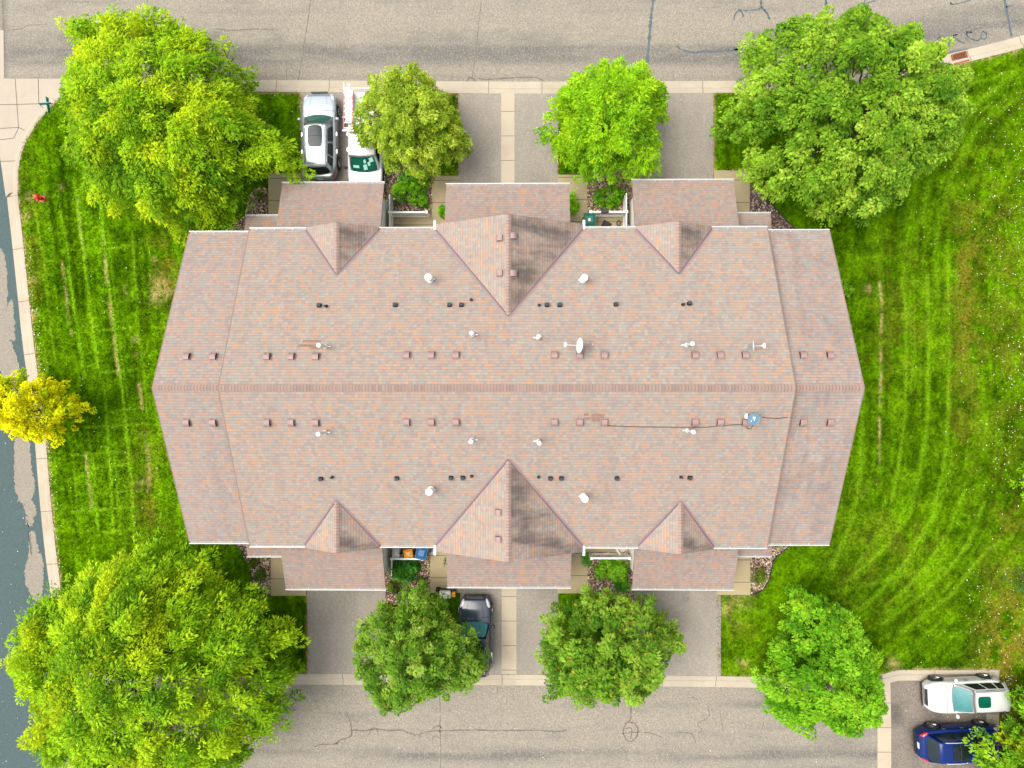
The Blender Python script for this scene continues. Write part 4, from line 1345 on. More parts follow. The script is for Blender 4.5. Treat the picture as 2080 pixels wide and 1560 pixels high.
def make_tree(name, label, cat, outline, centre, ztop, zbot, pal, dens=10, per=55, leaf=(0.17, 0.085), seed=0, lobe=1.15, spray=0.55, group=None,
              trunk=0.16, yellow=0.1, yside=None, limbs=11, gap=0.22, droop=0.25, lobe_amp=0.9, ragged=0.10, elong=1.25, afreq=0.45, leafacc=0.02, fit=1.0, tbase=(0, 0)):
    rng = np.random.default_rng(seed)
    zm = zbot + 0.18 * (ztop - zbot)
    P = G(outline, zm) if False else [tuple(V(x, y, zm))[:2] for x, y in outline]
    C = np.array(V(centre[0], centre[1], zm))[:2]
    P = [tuple(C + (np.array(p) - C) * fit) for p in P]
    Rf = star_radius(P, C)
    area = 0.5 * abs(sum(P[i][0] * P[(i + 1) % len(P)][1] - P[(i + 1) % len(P)][0] * P[i][1] for i in range(len(P))))
    H = ztop - zbot
    dens = dens * 1.35
    N = int(area * dens)
    th = rng.uniform(-math.pi, math.pi, N * 6); f = np.sqrt(rng.uniform(0, 1, N * 6))
    # keep area-uniform sampling for a star-shaped outline
    r_ = Rf(th)
    keep = rng.uniform(0, 1, len(th)) < (r_ / r_.max()) ** 2
    th, f, r_ = th[keep][:N], f[keep][:N], r_[keep][:N]
    N = len(th)
    rag = 1 + ragged * (2 * vnoise(th * 6, th * 0 + seed, seed) - 1) + ragged * (2 * vnoise(th * 19, th * 0 + 3, seed + 5) - 1)
    wisp = (rng.uniform(0, 1, N) < 0.12) & (f > 0.82)
    rag = np.minimum(rag, 1.07)
    rag = np.where(wisp, rag * rng.uniform(1.0, 1.05, N), rag * np.where(f > 0.9, rng.uniform(0.86, 1.0, N), 1.0))
    r_ = np.maximum(r_ * 0.985 - 0.45 * spray, 0.05)
    x = C[0] + f * r_ * rag * np.cos(th); y = C[1] + f * r_ * rag * np.sin(th)
    # lobes: the crown is a heap of rounded boughs
    K = max(6, int(area / (lobe * lobe * 0.9)))
    idx = rng.permutation(N)[:K * 3]
    cen = []
    for i in idx:
        if all((x[i] - a) ** 2 + (y[i] - b) ** 2 > (lobe * 0.72) ** 2 for a, b in cen): cen.append((x[i], y[i]))
        if len(cen) >= K: break
    cen = np.array(cen)
    D = np.hypot(x[:, None] - cen[:, 0], y[:, None] - cen[:, 1])
    near = D.argmin(1); dmin = D.min(1)
    lobe_h = rng.normal(0, 0.16 * min(H, 4), len(cen)); lobe_y = rng.uniform(0, 1, len(cen))
    ff = np.clip(f, 0, 1)
    zs = zbot + H * (1 - ff ** 2.3) ** 0.62
    zs = zs - lobe_amp * (dmin / (lobe * 0.60)) ** 2 * 0.62 + lobe_h[near] * (1 - ff * 0.6)
    deep = rng.uniform(0, 1, N)
    z = np.where(deep < 0.82, zs + rng.normal(0, 0.20, N) - rng.exponential(0.10, N), zbot + (zs - zbot) * rng.uniform(0.1, 0.9, N))
    z = np.maximum(z, zbot - 0.5 * rng.uniform(0, 1, N))
    gp = vnoise(x * 1.05 + seed, y * 1.05, seed + 9)
    k_ = (gp > gap * 0.55) | (rng.uniform(0, 1, N) < 0.25)
    x, y, z, th, ff, near, dmin = x[k_], y[k_], z[k_], th[k_], ff[k_], near[k_], dmin[k_]
    N = len(x)
    # spray axis: away from the bough centre and from the trunk, a little upward
    lx = x - cen[near, 0]; ly = y - cen[near, 1]
    ax = np.stack([np.cos(th) * (0.35 + 0.6 * ff) + lx * 0.8 / lobe + rng.normal(0, 0.25, N), np.sin(th) * (0.35 + 0.6 * ff) + ly * 0.8 / lobe + rng.normal(0, 0.25, N), 0.55 - 0.55 * ff + rng.normal(0, 0.15, N)], 1)
    ax = unit(ax)
    cpos = np.stack([x, y, z], 1)
    # colours per spray
    pal = np.array(pal, float)           # dark, mid, light, accent
    tcol = np.clip(0.5 + (lobe_y[near] - 0.5) * 0.7 + rng.normal(0, 0.18, N), 0, 1)
    cc = np.where(tcol[:, None] < 0.5, pal[0] + (pal[1] - pal[0]) * (tcol[:, None] * 2), pal[1] + (pal[2] - pal[1]) * (tcol[:, None] * 2 - 1))
    yl = vnoise(x * afreq + 31, y * afreq, seed + 77)
    yw = np.clip((yl - (1 - yellow) * 0.72) * 4, 0, 1)
    if yside is not None:
        sd_ = np.clip(0.5 + 0.5 * ((x - C[0]) * yside[0] + (y - C[1]) * yside[1]) / max(1.0, r_.mean()), 0, 1)
        yw = np.clip(yw * (0.35 + 1.3 * sd_) + 0.35 * yside[2] * sd_ ** 2 * rng.uniform(0, 1, N), 0, 1)
    cc = cc + (pal[3] - cc) * (yw * rng.uniform(0.25, 0.75, N))[:, None]
    # leaves: every cluster is a small domed tuft, drawn out along its twig
    n = per
    side = unit(np.cross(ax, np.array([0, 0, 1.0]))); upv = np.cross(side, ax)
    upv = unit(upv * 0.6 + np.array([0, 0, 0.8])); axh = unit(np.cross(upv, side))
    axh = axh * np.sign((axh * ax).sum(1, keepdims=True) + 1e-6)
    rt = 0.42 * spray * rng.uniform(0.7, 1.25, N)
    q_ = np.sqrt(rng.uniform(0, 1, (N, n))); ph_ = rng.uniform(0, 2 * math.pi, (N, n))
    la = np.cos(ph_) * q_; lb = np.sin(ph_) * q_
    hz = 0.75 * (1 - q_ ** 2) - 0.35 * rng.uniform(0, 1, (N, n)) - droop * q_ ** 2
    pos = cpos[:, None, :] + axh[:, None, :] * (la * elong * rt[:, None])[..., None] + side[:, None, :] * (lb * rt[:, None])[..., None] + upv[:, None, :] * (hz * rt[:, None])[..., None]
    pos = pos.reshape(-1, 3)
    out = (axh[:, None, :] * la[..., None] + side[:, None, :] * lb[..., None]).reshape(-1, 3)
    A = np.repeat(ax, n, 0); U = np.repeat(upv, n, 0); qq = q_.reshape(-1, 1)
    d = unit(unit(out) * 0.9 + A * 0.35 + rng.normal(0, 0.30, (N * n, 3)) - U * (0.15 + 0.45 * qq))
    nr = unit(U * 0.9 + np.array([0, 0, 0.35]) + unit(out) * (0.55 * qq) + rng.normal(0, 0.28, (N * n, 3)))
    lv = np.repeat(rng.uniform(0.75, 1.2, N), n)
    lsz = leaf[0] * lv * rng.uniform(0.5, 1.35, N * n); wsz = leaf[1] * lv * rng.uniform(0.6, 1.3, N * n)
    acc = (rng.uniform(0, 1, (N * n, 1)) < leafacc * 2 * np.repeat(rng.uniform(0, 1, (N, 1)) ** 1.5, n, 0))
    col = np.where(acc, pal[3], np.repeat(cc, n, 0)) * rng.uniform(0.66, 1.34, (N * n, 1)) * (1 + rng.normal(0, 0.05, (N * n, 3)))
    v, fc, c4 = leaf_quads(pos, d, nr, lsz, wsz, np.clip(col * np.array([2.05, 2.22, 2.5]), 0.0005, 0.72), rng)
    base = Vector((C[0], C[1], 0.0))
    root = empty(name, base, label=label, cat=cat, group=group)
    np_obj('crown', v, fc, M['leaf'], parent=root, col=c4)
    # trunk, limbs, branches
    tr = MB()
    if trunk > 0:
        zt = zbot + 0.25 * H
        bend = rng.normal(0, 0.12, 2)
        tr.tube([(C[0] + tbase[0], C[1] + tbase[1], -0.1), (C[0] + tbase[0] * 0.5 + bend[0], C[1] + tbase[1] * 0.5 + bend[1], zt * 0.5), (C[0] + bend[0] * 1.5, C[1] + bend[1] * 1.5, zt), (C[0], C[1], zbot + 0.72 * H)], [trunk * 1.35, trunk, trunk * 0.8, trunk * 0.25], 9)
        order = rng.permutation(len(cen))
        top = np.array([C[0] + bend[0] * 1.5, C[1] + bend[1] * 1.5, zt * 0.9])
        for j in order[:limbs * 2]:
            e = np.array([cen[j, 0], cen[j, 1], 0]); rr = np.hypot(e[0] - C[0], e[1] - C[1])
            m_sel = near == j
            e[2] = (z[m_sel].mean() if m_sel.any() else zbot) - 0.25
            mid = top * 0.5 + e * 0.5; mid[2] += 0.10 * rr * 0.3
            s0 = top + np.array([0, 0, rng.uniform(-0.25, 0.5) * H * 0.5])
            tr.tube([s0, mid + rng.normal(0, 0.08, 3), e], [trunk * 0.42, trunk * 0.26, trunk * 0.07], 6)
            cand = np.where(m_sel)[0]
            for q in cand[:5]:
                s1 = mid + (e - mid) * rng.uniform(0.2, 0.9)
                tr.tube([s1, (s1 + cpos[q]) / 2 + rng.normal(0, 0.05, 3), cpos[q]], [trunk * 0.12, trunk * 0.08, 0.008], 4)
        tr.build('trunk', M['bark'], root, smooth=True)
    else:
        for q in rng.permutation(N)[:40]:
            tr.tube([(C[0] + rng.normal(0, 0.06), C[1] + rng.normal(0, 0.06), -0.03), (cpos[q] + np.array([C[0], C[1], 0])) / 2 * np.array([1, 1, 0.9]), cpos[q]], [0.018, 0.012, 0.006], 4)
        tr.build('stem', M['bark'], root)
    return root


#          dark                     mid                     light                  accent
ASH = [(0.040, 0.096, 0.003), (0.105, 0.180, 0.004), (0.185, 0.255, 0.006), (0.255, 0.265, 0.004)]
ASH2 = [(0.036, 0.096, 0.004), (0.085, 0.170, 0.006), (0.140, 0.220, 0.008), (0.21, 0.235, 0.006)]
MAPLE = [(0.036, 0.090, 0.005), (0.098, 0.165, 0.009), (0.162, 0.226, 0.020), (0.16, 0.205, 0.010)]
LIME = [(0.052, 0.120, 0.003), (0.115, 0.210, 0.005), (0.175, 0.27, 0.006), (0.24, 0.29, 0.003)]
OLIVE = [(0.062, 0.100, 0.005), (0.142, 0.188, 0.012), (0.215, 0.250, 0.028), (0.27, 0.22, 0.015)]
OLIVE2 = [(0.028, 0.070, 0.005), (0.078, 0.140, 0.010), (0.145, 0.200, 0.026), (0.20, 0.125, 0.016)]
DARKG = [(0.024, 0.068, 0.004), (0.076, 0.138, 0.009), (0.135, 0.195, 0.020), (0.23, 0.14, 0.012)]
FRESH = [(0.036, 0.104, 0.003), (0.082, 0.180, 0.006), (0.125, 0.228, 0.010), (0.165, 0.215, 0.006)]
GOLD = [(0.13, 0.19, 0.002), (0.30, 0.31, 0.002), (0.47, 0.38, 0.003), (0.55, 0.38, 0.003)]

T1 = [(228, 28), (255, 14), (285, 48), (345, 36), (402, 48), (440, 75), (475, 98), (512, 112), (508, 165), (520, 200), (565, 235), (600, 295), (612, 342), (565, 362), (520, 395), (490, 440), (430, 476), (368, 480), (300, 455), (240, 432), (200, 420), (176, 380), (156, 330), (142, 290), (132, 235), (112, 195), (136, 150), (128, 98), (172, 62), (200, 40)]
T2 = [(800, 138), (826, 168), (870, 143), (882, 185), (920, 200), (932, 240), (960, 282), (940, 322), (905, 345), (880, 372), (845, 372), (800, 355), (775, 330), (752, 312), (720, 292), (712, 250), (745, 205), (752, 160), (780, 175)]
T3 = [(1230, 132), (1262, 148), (1310, 148), (1325, 180), (1350, 188), (1362, 230), (1342, 262), (1330, 310), (1337, 355), (1280, 372), (1230, 360), (1180, 355), (1136, 332), (1122, 312), (1110, 290), (1080, 286), (1112, 248), (1120, 200), (1150, 172), (1180, 160), (1204, 136)]
T4 = [(1690, 10), (1740, 14), (1790, 58), (1830, 58), (1900, 88), (1912, 130), (1892, 148), (1962, 182), (1968, 222), (1946, 262), (1956, 300), (1922, 332), (1874, 372), (1862, 420), (1832, 437), (1750, 466), (1680, 446), (1600, 430), (1568, 392), (1540, 370), (1500, 340), (1480, 300), (1444, 230), (1470, 180), (1500, 130), (1508, 78), (1560, 48), (1600, 38), (1660, 24)]
T5 = [(40, 752), (70, 772), (120, 766), (160, 800), (176, 838), (150, 860), (130, 880), (95, 906), (40, 896), (10, 880), (-22, 860), (-22, 790), (10, 758)]
T6 = [(318, 1074), (290, 1100), (250, 1092), (225, 1112), (180, 1140), (130, 1180), (88, 1200), (60, 1250), (6, 1272), (30, 1330), (6, 1382), (60, 1412), (46, 1500), (118, 1520), (150, 1575), (300, 1605), (450, 1575), (530, 1545), (542, 1510), (596, 1480), (600, 1420), (622, 1378), (600, 1330), (627, 1308), (592, 1260), (560, 1250), (530, 1205), (490, 1200), (452, 1140), (400, 1128), (370, 1102)]
T7 = [(835, 1190), (870, 1194), (888, 1214), (908, 1226), (930, 1246), (946, 1268), (972, 1285), (966, 1312), (1000, 1342), (985, 1372), (960, 1386), (930, 1412), (880, 1412), (830, 1432), (780, 1436), (760, 1410), (740, 1390), (713, 1366), (720, 1320), (730, 1290), (745, 1260), (762, 1230), (800, 1220)]
T8 = [(1220, 1194), (1300, 1210), (1330, 1220), (1366, 1234), (1382, 1290), (1360, 1332), (1320, 1340), (1315, 1370), (1342, 1390), (1310, 1422), (1280, 1415), (1262, 1392), (1230, 1412), (1180, 1422), (1150, 1416), (1112, 1410), (1110, 1370), (1092, 1330), (1105, 1290), (1112, 1245), (1150, 1240), (1190, 1210)]
T9 = [(1628, 1188), (1665, 1215), (1712, 1224), (1735, 1260), (1782, 1308), (1772, 1340), (1776, 1370), (1797, 1420), (1780, 1462), (1740, 1488), (1700, 1482), (1670, 1455), (1620, 1482), (1578, 1466), (1552, 1430), (1542, 1390), (1570, 1340), (1562, 1310), (1600, 1280), (1608, 1240), (1606, 1208)]
T10 = [(x + 16, y + 6) for x, y in [(2046, 1424), (2080, 1395), (2140, 1380), (2190, 1430), (2200, 1520), (2160, 1600), (2080, 1630), (2010, 1600), (1985, 1560), (1968, 1525), (1990, 1490), (2020, 1478), (2050, 1455)]]
GT = 'trees round the townhouse'
make_tree('ash_tree', 'big round green tree with yellowing leaves at the corner pad beside the grey SUV', 'tree', T1, (355, 262), 8.0, 3.0, ASH, dens=11, per=58, seed=1, group=GT, trunk=0.19, yellow=0.26, yside=(-0.8, -0.4, 0.55), lobe=1.0, spray=0.62, elong=1.7, afreq=0.8, leaf=(0.19, 0.075), fit=1.0)
make_tree('maple_tree', 'largest mid-green tree with small rounded leaf tufts, by the storm drain grate', 'tree', T4, (1715, 236), 8.2, 3.0, MAPLE, dens=11, per=58, seed=4, group=GT, trunk=0.19, yellow=0.08, lobe=0.85, leaf=(0.16, 0.10), spray=0.62, elong=1.05, gap=0.15, fit=0.98)
make_tree('ash_tree', 'biggest yellow-green tree overhanging both the blue street and the south road', 'tree', T6, (315, 1335), 8.4, 3.0, ASH, dens=11, per=58, seed=6, group=GT, trunk=0.21, yellow=0.22, yside=(-0.9, -0.3, 0.5), lobe=1.05, spray=0.64, elong=1.6, afreq=0.8, leaf=(0.19, 0.08), fit=0.98)
make_tree('crab_apple_tree', 'olive yellow small tree growing over the white pickup', 'tree', T2, (832, 262), 5.6, 1.9, OLIVE, dens=17, per=56, seed=2, group=GT, trunk=0.10, yellow=-0.3, leafacc=0.03, lobe=0.65, leaf=(0.12, 0.07), spray=0.42, gap=0.25, lobe_amp=0.6, afreq=1.5, fit=1.05, ragged=0.15)
make_tree('locust_tree', 'bright lime green tree between the north driveways', 'tree', T3, (1228, 252), 6.2, 2.1, LIME, dens=16, per=58, seed=3, group=GT, trunk=0.11, yellow=0.25, lobe=0.75, leaf=(0.17, 0.06), spray=0.48, lobe_amp=0.7, gap=0.18, elong=1.4, fit=1.05, ragged=0.15)
make_tree('maple_tree', 'golden yellow small tree at the blue street kerb', 'tree', T5, (78, 828), 5.0, 1.9, GOLD, dens=18, per=54, seed=5, group=GT, trunk=0.08, yellow=0.4, lobe=0.6, leaf=(0.14, 0.10), spray=0.42, lobe_amp=0.6, elong=1.05, afreq=1.2, ragged=0.15)
make_tree('crab_apple_tree', 'dull olive tree with brownish tips covering the black SUV', 'tree', T7, (860, 1312), 5.6, 1.9, OLIVE2, dens=16, per=54, seed=7, group=GT, trunk=0.10, yellow=-0.5, leafacc=0.03, lobe=0.6, leaf=(0.14, 0.075), spray=0.40, gap=0.25, lobe_amp=0.6, afreq=3.0, fit=1.05, ragged=0.15)
make_tree('oak_tree', 'dark green tree with rusty leaf tips beside the south driveway and kerb', 'tree', T8, (1235, 1308), 5.8, 1.9, DARKG, dens=15, per=52, seed=8, group=GT, trunk=0.11, yellow=-0.5, leafacc=0.035, lobe=0.65, leaf=(0.18, 0.085), spray=0.44, gap=0.24, lobe_amp=0.7, afreq=3.2, fit=1.05, ragged=0.15)
make_tree('maple_tree', 'fresh green tree at the south kerb left of the parking bay', 'tree', T9, (1668, 1352), 6.0, 2.0, FRESH, dens=17, per=54, seed=19, group=GT, trunk=0.11, yellow=0.06, lobe=0.75, leaf=(0.17, 0.09), spray=0.48, lobe_amp=0.6, gap=0.0, afreq=2.0, fit=1.02, ragged=0.15)
make_tree('maple_tree', 'bright yellow-green tree overhanging the blue SUV at the picture corner', 'tree', T10, (2085, 1512), 5.4, 2.0, ASH2, dens=14, per=54, seed=10, group=GT, trunk=0.12, yellow=0.35, lobe=0.7, leaf=(0.17, 0.085), spray=0.48, afreq=1.5, fit=1.1, ragged=0.15, tbase=(2.2, -1.4))
make_tree('maple_tree', 'lime tree mostly beyond the east edge, only a leafy tip showing over the lawn', 'tree', [(2066, 990), (2078, 970), (2110, 955), (2160, 970), (2180, 1010), (2140, 1040), (2090, 1018)], (2120, 998), 4.2, 1.9, LIME, dens=18, per=50, seed=11, group=GT, fit=1.2, tbase=(1.4, -0.4), limbs=3, trunk=0.06, lobe=0.6, leaf=(0.13, 0.08), spray=0.4)
make_tree('spruce_tree', 'blue-green evergreen tip at the east edge above the parking bay', 'tree', [(2052, 1180), (2080, 1160), (2130, 1150), (2160, 1180), (2130, 1215), (2080, 1205)], (2108, 1182), 3.5, 0.6, [(0.02, 0.055, 0.012), (0.04, 0.095, 0.02), (0.06, 0.12, 0.035), (0.07, 0.12, 0.03)], dens=22, per=50, seed=12, group=GT, trunk=0.08, lobe=0.5, leaf=(0.12, 0.02), spray=0.35)


def shrub(label, outline, centre, ztop, pal, seed, leaf=(0.09, 0.055), dens=30, per=45, lobe=0.42, spray=0.22, name='shrub', group='shrubs in the rock beds', yellow=0.2, zbot=0.12):
    return make_tree(name, label, 'shrub', outline, centre, ztop, zbot, pal, dens=dens, per=per, leaf=leaf, seed=seed, lobe=lobe, spray=spray, group=group, trunk=0, yellow=yellow, gap=0.12, droop=0.1, lobe_amp=0.3, ragged=0.06)


def ell(cx_, cy_, rx, ry, n=14):
    return [(cx_ + rx * math.cos(2 * math.pi * i / n), cy_ + ry * math.sin(2 * math.pi * i / n)) for i in range(n)]


HEDGE = [(0.030, 0.088, 0.004), (0.072, 0.165, 0.005), (0.125, 0.235, 0.006), (0.19, 0.25, 0.006)]
PEONY = [(0.018, 0.070, 0.008), (0.045, 0.135, 0.012), (0.090, 0.20, 0.014), (0.15, 0.2, 0.01)]
JUNI = [(0.022, 0.042, 0.005), (0.045, 0.075, 0.006), (0.085, 0.115, 0.010), (0.12, 0.11, 0.01)]
shrub('broad bright green shrub by the white fence beneath the olive tree', [(795, 378), (830, 362), (868, 362), (877, 385), (876, 415), (866, 424), (840, 424), (815, 412), (797, 405)], (838, 394), 1.15, HEDGE, 31)
shrub('dark green bush tucked between the broad bright shrub and the olive tree', [(800, 372), (815, 350), (850, 345), (872, 352), (874, 372), (840, 380), (808, 382)], (840, 363), 1.0, PEONY, 32, leaf=(0.10, 0.06))
shrub('bright green shrub behind the fence with the green bin', [(1198, 400), (1210, 386), (1232, 378), (1252, 376), (1268, 388), (1270, 408), (1256, 422), (1225, 424), (1203, 418)], (1234, 402), 1.0, HEDGE, 33)
shrub('large-leaved green bush in front of the three bins', [(792, 1150), (810, 1134), (840, 1132), (855, 1150), (850, 1162), (838, 1178), (810, 1180), (795, 1170)], (822, 1156), 1.0, PEONY, 34, leaf=(0.17, 0.10), dens=22, per=26, spray=0.3)
shrub('low dark bush at the garage corner below the large-leaved bush', ell(800, 1192, 17, 14), (800, 1192), 0.8, JUNI, 35)
shrub('dense leafy bush below the white lattice fence', [(1198, 1146), (1215, 1138), (1250, 1138), (1276, 1142), (1280, 1160), (1272, 1180), (1245, 1178), (1215, 1175), (1204, 1160)], (1242, 1158), 1.1, [(0.026, 0.075, 0.006), (0.06, 0.14, 0.006), (0.11, 0.20, 0.008), (0.18, 0.18, 0.012)], 36, leaf=(0.14, 0.06), spray=0.3)
shrub('dark bush by the garage corner below the dense leafy bush', ell(1264, 1186, 18, 18), (1264, 1186), 0.9, PEONY, 37, leaf=(0.12, 0.07))
shrub('round olive juniper in the pebble bed with black edging', ell(1540, 1167, 16, 18), (1540, 1167), 0.8, JUNI, 38, leaf=(0.08, 0.03), dens=45)
shrub('dark low juniper against the west porch of the south side', ell(514, 1143, 14, 11), (514, 1143), 0.6, [(0.015, 0.035, 0.004), (0.03, 0.065, 0.005), (0.055, 0.095, 0.007), (0.1, 0.1, 0.01)], 39, leaf=(0.08, 0.03), dens=45)
shrub('dark grassy bush beside the south-west walkway, nearer the lawn', ell(529, 1167, 12, 13), (529, 1167), 0.6, [(0.013, 0.032, 0.004), (0.028, 0.060, 0.005), (0.05, 0.085, 0.007), (0.09, 0.09, 0.01)], 40, leaf=(0.10, 0.03), dens=45)
shrub('small dark bush by the north-west walkway under the big tree', ell(528, 398, 10, 9), (528, 398), 0.6, JUNI, 41, leaf=(0.08, 0.03), dens=45)
shrub('dark round bush in the rock bed above the cart', ell(857, 1180, 11, 10), (857, 1180), 0.5, [(0.012, 0.028, 0.006), (0.022, 0.048, 0.007), (0.04, 0.07, 0.01), (0.06, 0.07, 0.01)], 42, leaf=(0.07, 0.03), dens=45)
shrub('hosta clump with white flowers left of the middle garage', [(899, 412), (904, 416), (905, 430), (904, 442), (898, 440), (894, 430), (896, 420)], (901, 428), 0.5, HEDGE, 43, leaf=(0.20, 0.11), dens=40, per=16, spray=0.25, name='hosta', group='hostas at the garage walls')
shrub('hosta clump right of the middle garage beside the walkway', [(1157, 390), (1165, 392), (1169, 408), (1171, 432), (1166, 438), (1158, 436), (1156, 410)], (1162, 414), 0.5, HEDGE, 44, leaf=(0.20, 0.11), dens=40, per=16, spray=0.25, name='hosta', group='hostas at the garage walls')
shrub('low shrub against the east end wall of the house', [(1712, 568), (1722, 572), (1727, 600), (1728, 618), (1720, 616), (1713, 595)], (1718, 594), 0.8, ASH2, 45)
shrub('spiky grass clump at the corner of the lattice fence', ell(1192, 1138, 6, 14), (1193, 1138), 0.6, PEONY, 46, leaf=(0.26, 0.03), dens=60, per=20, spray=0.2, name='grass_clump')
shrub('thin weed growing at the south wall of the middle garage', ell(905, 1145, 3.5, 12), (905, 1145), 0.4, JUNI, 47, leaf=(0.12, 0.02), dens=70, per=20, spray=0.15, name='weed')
shrub('small green shrub beneath the east eave by the pebble bed', ell(1575, 1105, 9, 6), (1575, 1105), 0.5, PEONY, 48)

# rock beds: a mulch sheet and heaped stones
BEDS = [[(778, 335), (800, 330), (877, 340), (877, 437), (787, 437), (787, 470), (776, 470)], [(1193, 345), (1215, 340), (1284, 345), (1284, 470), (1276, 470), (1276, 437), (1193, 437)],
        [(543, 383), (520, 380), (505, 400), (498, 440), (478, 450), (455, 470), (545, 475), (545, 400)], [(1523, 375), (1555, 400), (1580, 430), (1612, 462), (1615, 475), (1523, 475)],
        [(470, 1098), (492, 1120), (507, 1150), (514, 1185), (530, 1204), (550, 1210), (550, 1110), (540, 1095)], [(783, 1128), (873, 1128), (873, 1205), (840, 1225), (800, 1228), (783, 1222)],
        [(1194, 1122), (1278, 1122), (1285, 1150), (1286, 1232), (1262, 1236), (1240, 1220), (1215, 1206), (1194, 1206)], [(1524, 1110), (1560, 1100), (1609, 1103), (1576, 1132), (1567, 1150), (1560, 1180), (1547, 1200), (1525, 1208)]]
ico_v = []
ph = (1 + 5 ** 0.5) / 2
for a, b in ((-1, ph), (1, ph), (-1, -ph), (1, -ph)):
    ico_v.append((a, b, 0))
for a, b in ((-1, ph), (1, ph), (-1, -ph), (1, -ph)):
    ico_v.append((0, a, b))
for a, b in ((ph, -1), (ph, 1), (-ph, -1), (-ph, 1)):
    ico_v.append((a, 0, b))
ico_v = unit(np.array(ico_v, float))
ico_f = np.array([(0, 11, 5), (0, 5, 1), (0, 1, 7), (0, 7, 10), (0, 10, 11), (1, 5, 9), (5, 11, 4), (11, 10, 2), (10, 7, 6), (7, 1, 8), (3, 9, 4), (3, 4, 2), (3, 2, 6), (3, 6, 8), (3, 8, 9), (4, 9, 5), (2, 4, 11), (6, 2, 10), (8, 6, 7), (9, 8, 1)])
SV, SFc, SC = [], [], []
cnt = 0
rng = np.random.default_rng(99)
STC = np.array([(0.30, 0.20, 0.13), (0.20, 0.115, 0.075), (0.42, 0.33, 0.23), (0.15, 0.10, 0.085), (0.26, 0.19, 0.17), (0.36, 0.25, 0.12), (0.50, 0.43, 0.34), (0.10, 0.065, 0.05)])
STD = np.array([(0.17, 0.115, 0.10), (0.11, 0.07, 0.06), (0.22, 0.16, 0.13), (0.09, 0.06, 0.06), (0.3, 0.24, 0.2), (0.14, 0.09, 0.05), (0.40, 0.34, 0.3), (0.07, 0.045, 0.04)])
for bi, bed in enumerate(BEDS):
    sheet('rock_bed', bed, M['soil'], 0.006)
    W = np.array(G(bed))
    lo, hi = W.min(0), W.max(0)
    n = int((hi[0] - lo[0]) * (hi[1] - lo[1]) * 330)
    q = rng.uniform(lo, hi, (n, 2))
    q = q[inpoly(q[:, 0], q[:, 1], [tuple(p) for p in W])]
    n = len(q)
    sc = rng.uniform(0.022, 0.055, n)
    rot = rng.uniform(0, 2 * math.pi, n)
    L = ico_v[None] * np.stack([sc * rng.uniform(0.9, 1.5, n), sc, sc * 0.7], 1)[:, None, :]
    X_ = L[..., 0] * np.cos(rot)[:, None] - L[..., 1] * np.sin(rot)[:, None]; Y_ = L[..., 0] * np.sin(rot)[:, None] + L[..., 1] * np.cos(rot)[:, None]
    L = np.stack([X_ + q[:, :1], Y_ + q[:, 1:], L[..., 2] + 0.012 + rng.uniform(0, 0.03, n)[:, None]], -1)
    SV.append(L.reshape(-1, 3)); SFc.append((ico_f[None] + (np.arange(n) * 12)[:, None, None] + cnt).reshape(-1, 3)); cnt += n * 12
    pal_ = STD if bi in (3,) else STC
    SC.append(np.repeat(pal_[rng.integers(0, 8, n)] * rng.uniform(0.75, 1.3, (n, 1)), 12, 0))
so_ = np_obj('river_stones', np.concatenate(SV), np.concatenate(SFc), M['stone'], col=np.concatenate(SC), kind='stuff', smooth=True)
tag(so_, 'small mixed brown and cream river stones filling the planting beds', 'stones')


# grass tufts: short blades over the whole lawn, one object
def inside_any(x, y, polys):
    r = np.zeros(x.shape, bool)
    for P in polys: r |= inpoly(x, y, P)
    return r


BEDS_W = [G(b) for b in BEDS]
DRIVE_W = [G(d) for d in drives]
WALK_W = [G(p) for p in ([(877, 357), (935, 357), (935, 470), (787, 470), (787, 437), (877, 437)], [(1133, 355), (1193, 355), (1193, 437), (1276, 437), (1276, 470), (1133, 470)], [(545, 352), (612, 352), (612, 460), (545, 460)], [(1450, 346), (1523, 347), (1523, 455), (1450, 455)],
                         [(550, 1120), (622, 1120), (622, 1210), (550, 1210)], [(787, 1090), (935, 1090), (935, 1204), (873, 1204), (873, 1128), (787, 1128)], [(1132, 1090), (1278, 1090), (1278, 1122), (1194, 1122), (1194, 1205), (1132, 1205)], [(1455, 1120), (1524, 1120), (1524, 1208), (1455, 1208)],
                         [(1018, 190), (1045, 190), (1045, 400), (1018, 400)], [(1019, 1170), (1049, 1170), (1049, 1369), (1019, 1369)])]
HOUSE_W = [[(-16.4, -7.6), (14.8, -7.6), (14.8, 6.9), (-16.4, 6.9)]] + [[(a + .2, min(WALL_N if s > 0 else WALL_S, f)), (b - .2, min(WALL_N if s > 0 else WALL_S, f)), (b - .2, max(WALL_N if s > 0 else WALL_S, f)), (a + .2, max(WALL_N if s > 0 else WALL_S, f))] for a, b, f, s in GAR]
NT_ = 230000
gx_ = rng.uniform(-29.9, 28.9, NT_); gy_ = rng.uniform(-22.8, 22.2, NT_)
k_ = inpoly(gx_, gy_, BLOCK_W) & ~inside_any(gx_, gy_, BEDS_W + DRIVE_W + WALK_W + HOUSE_W)
gx_, gy_ = gx_[k_], gy_[k_]
nt = len(gx_)
gc = lawn_colour(gx_, gy_) * rng.uniform(0.65, 1.5, (nt, 1))
bl = 3
bx_ = np.repeat(gx_, bl) + rng.normal(0, 0.03, nt * bl); by_ = np.repeat(gy_, bl) + rng.normal(0, 0.03, nt * bl)
an = rng.uniform(0, 2 * math.pi, nt * bl); hh = rng.uniform(0.03, 0.075, nt * bl); lean = rng.uniform(0.03, 0.09, nt * bl); wd = rng.uniform(0.012, 0.024, nt * bl)
v = np.empty((nt * bl, 3, 3))
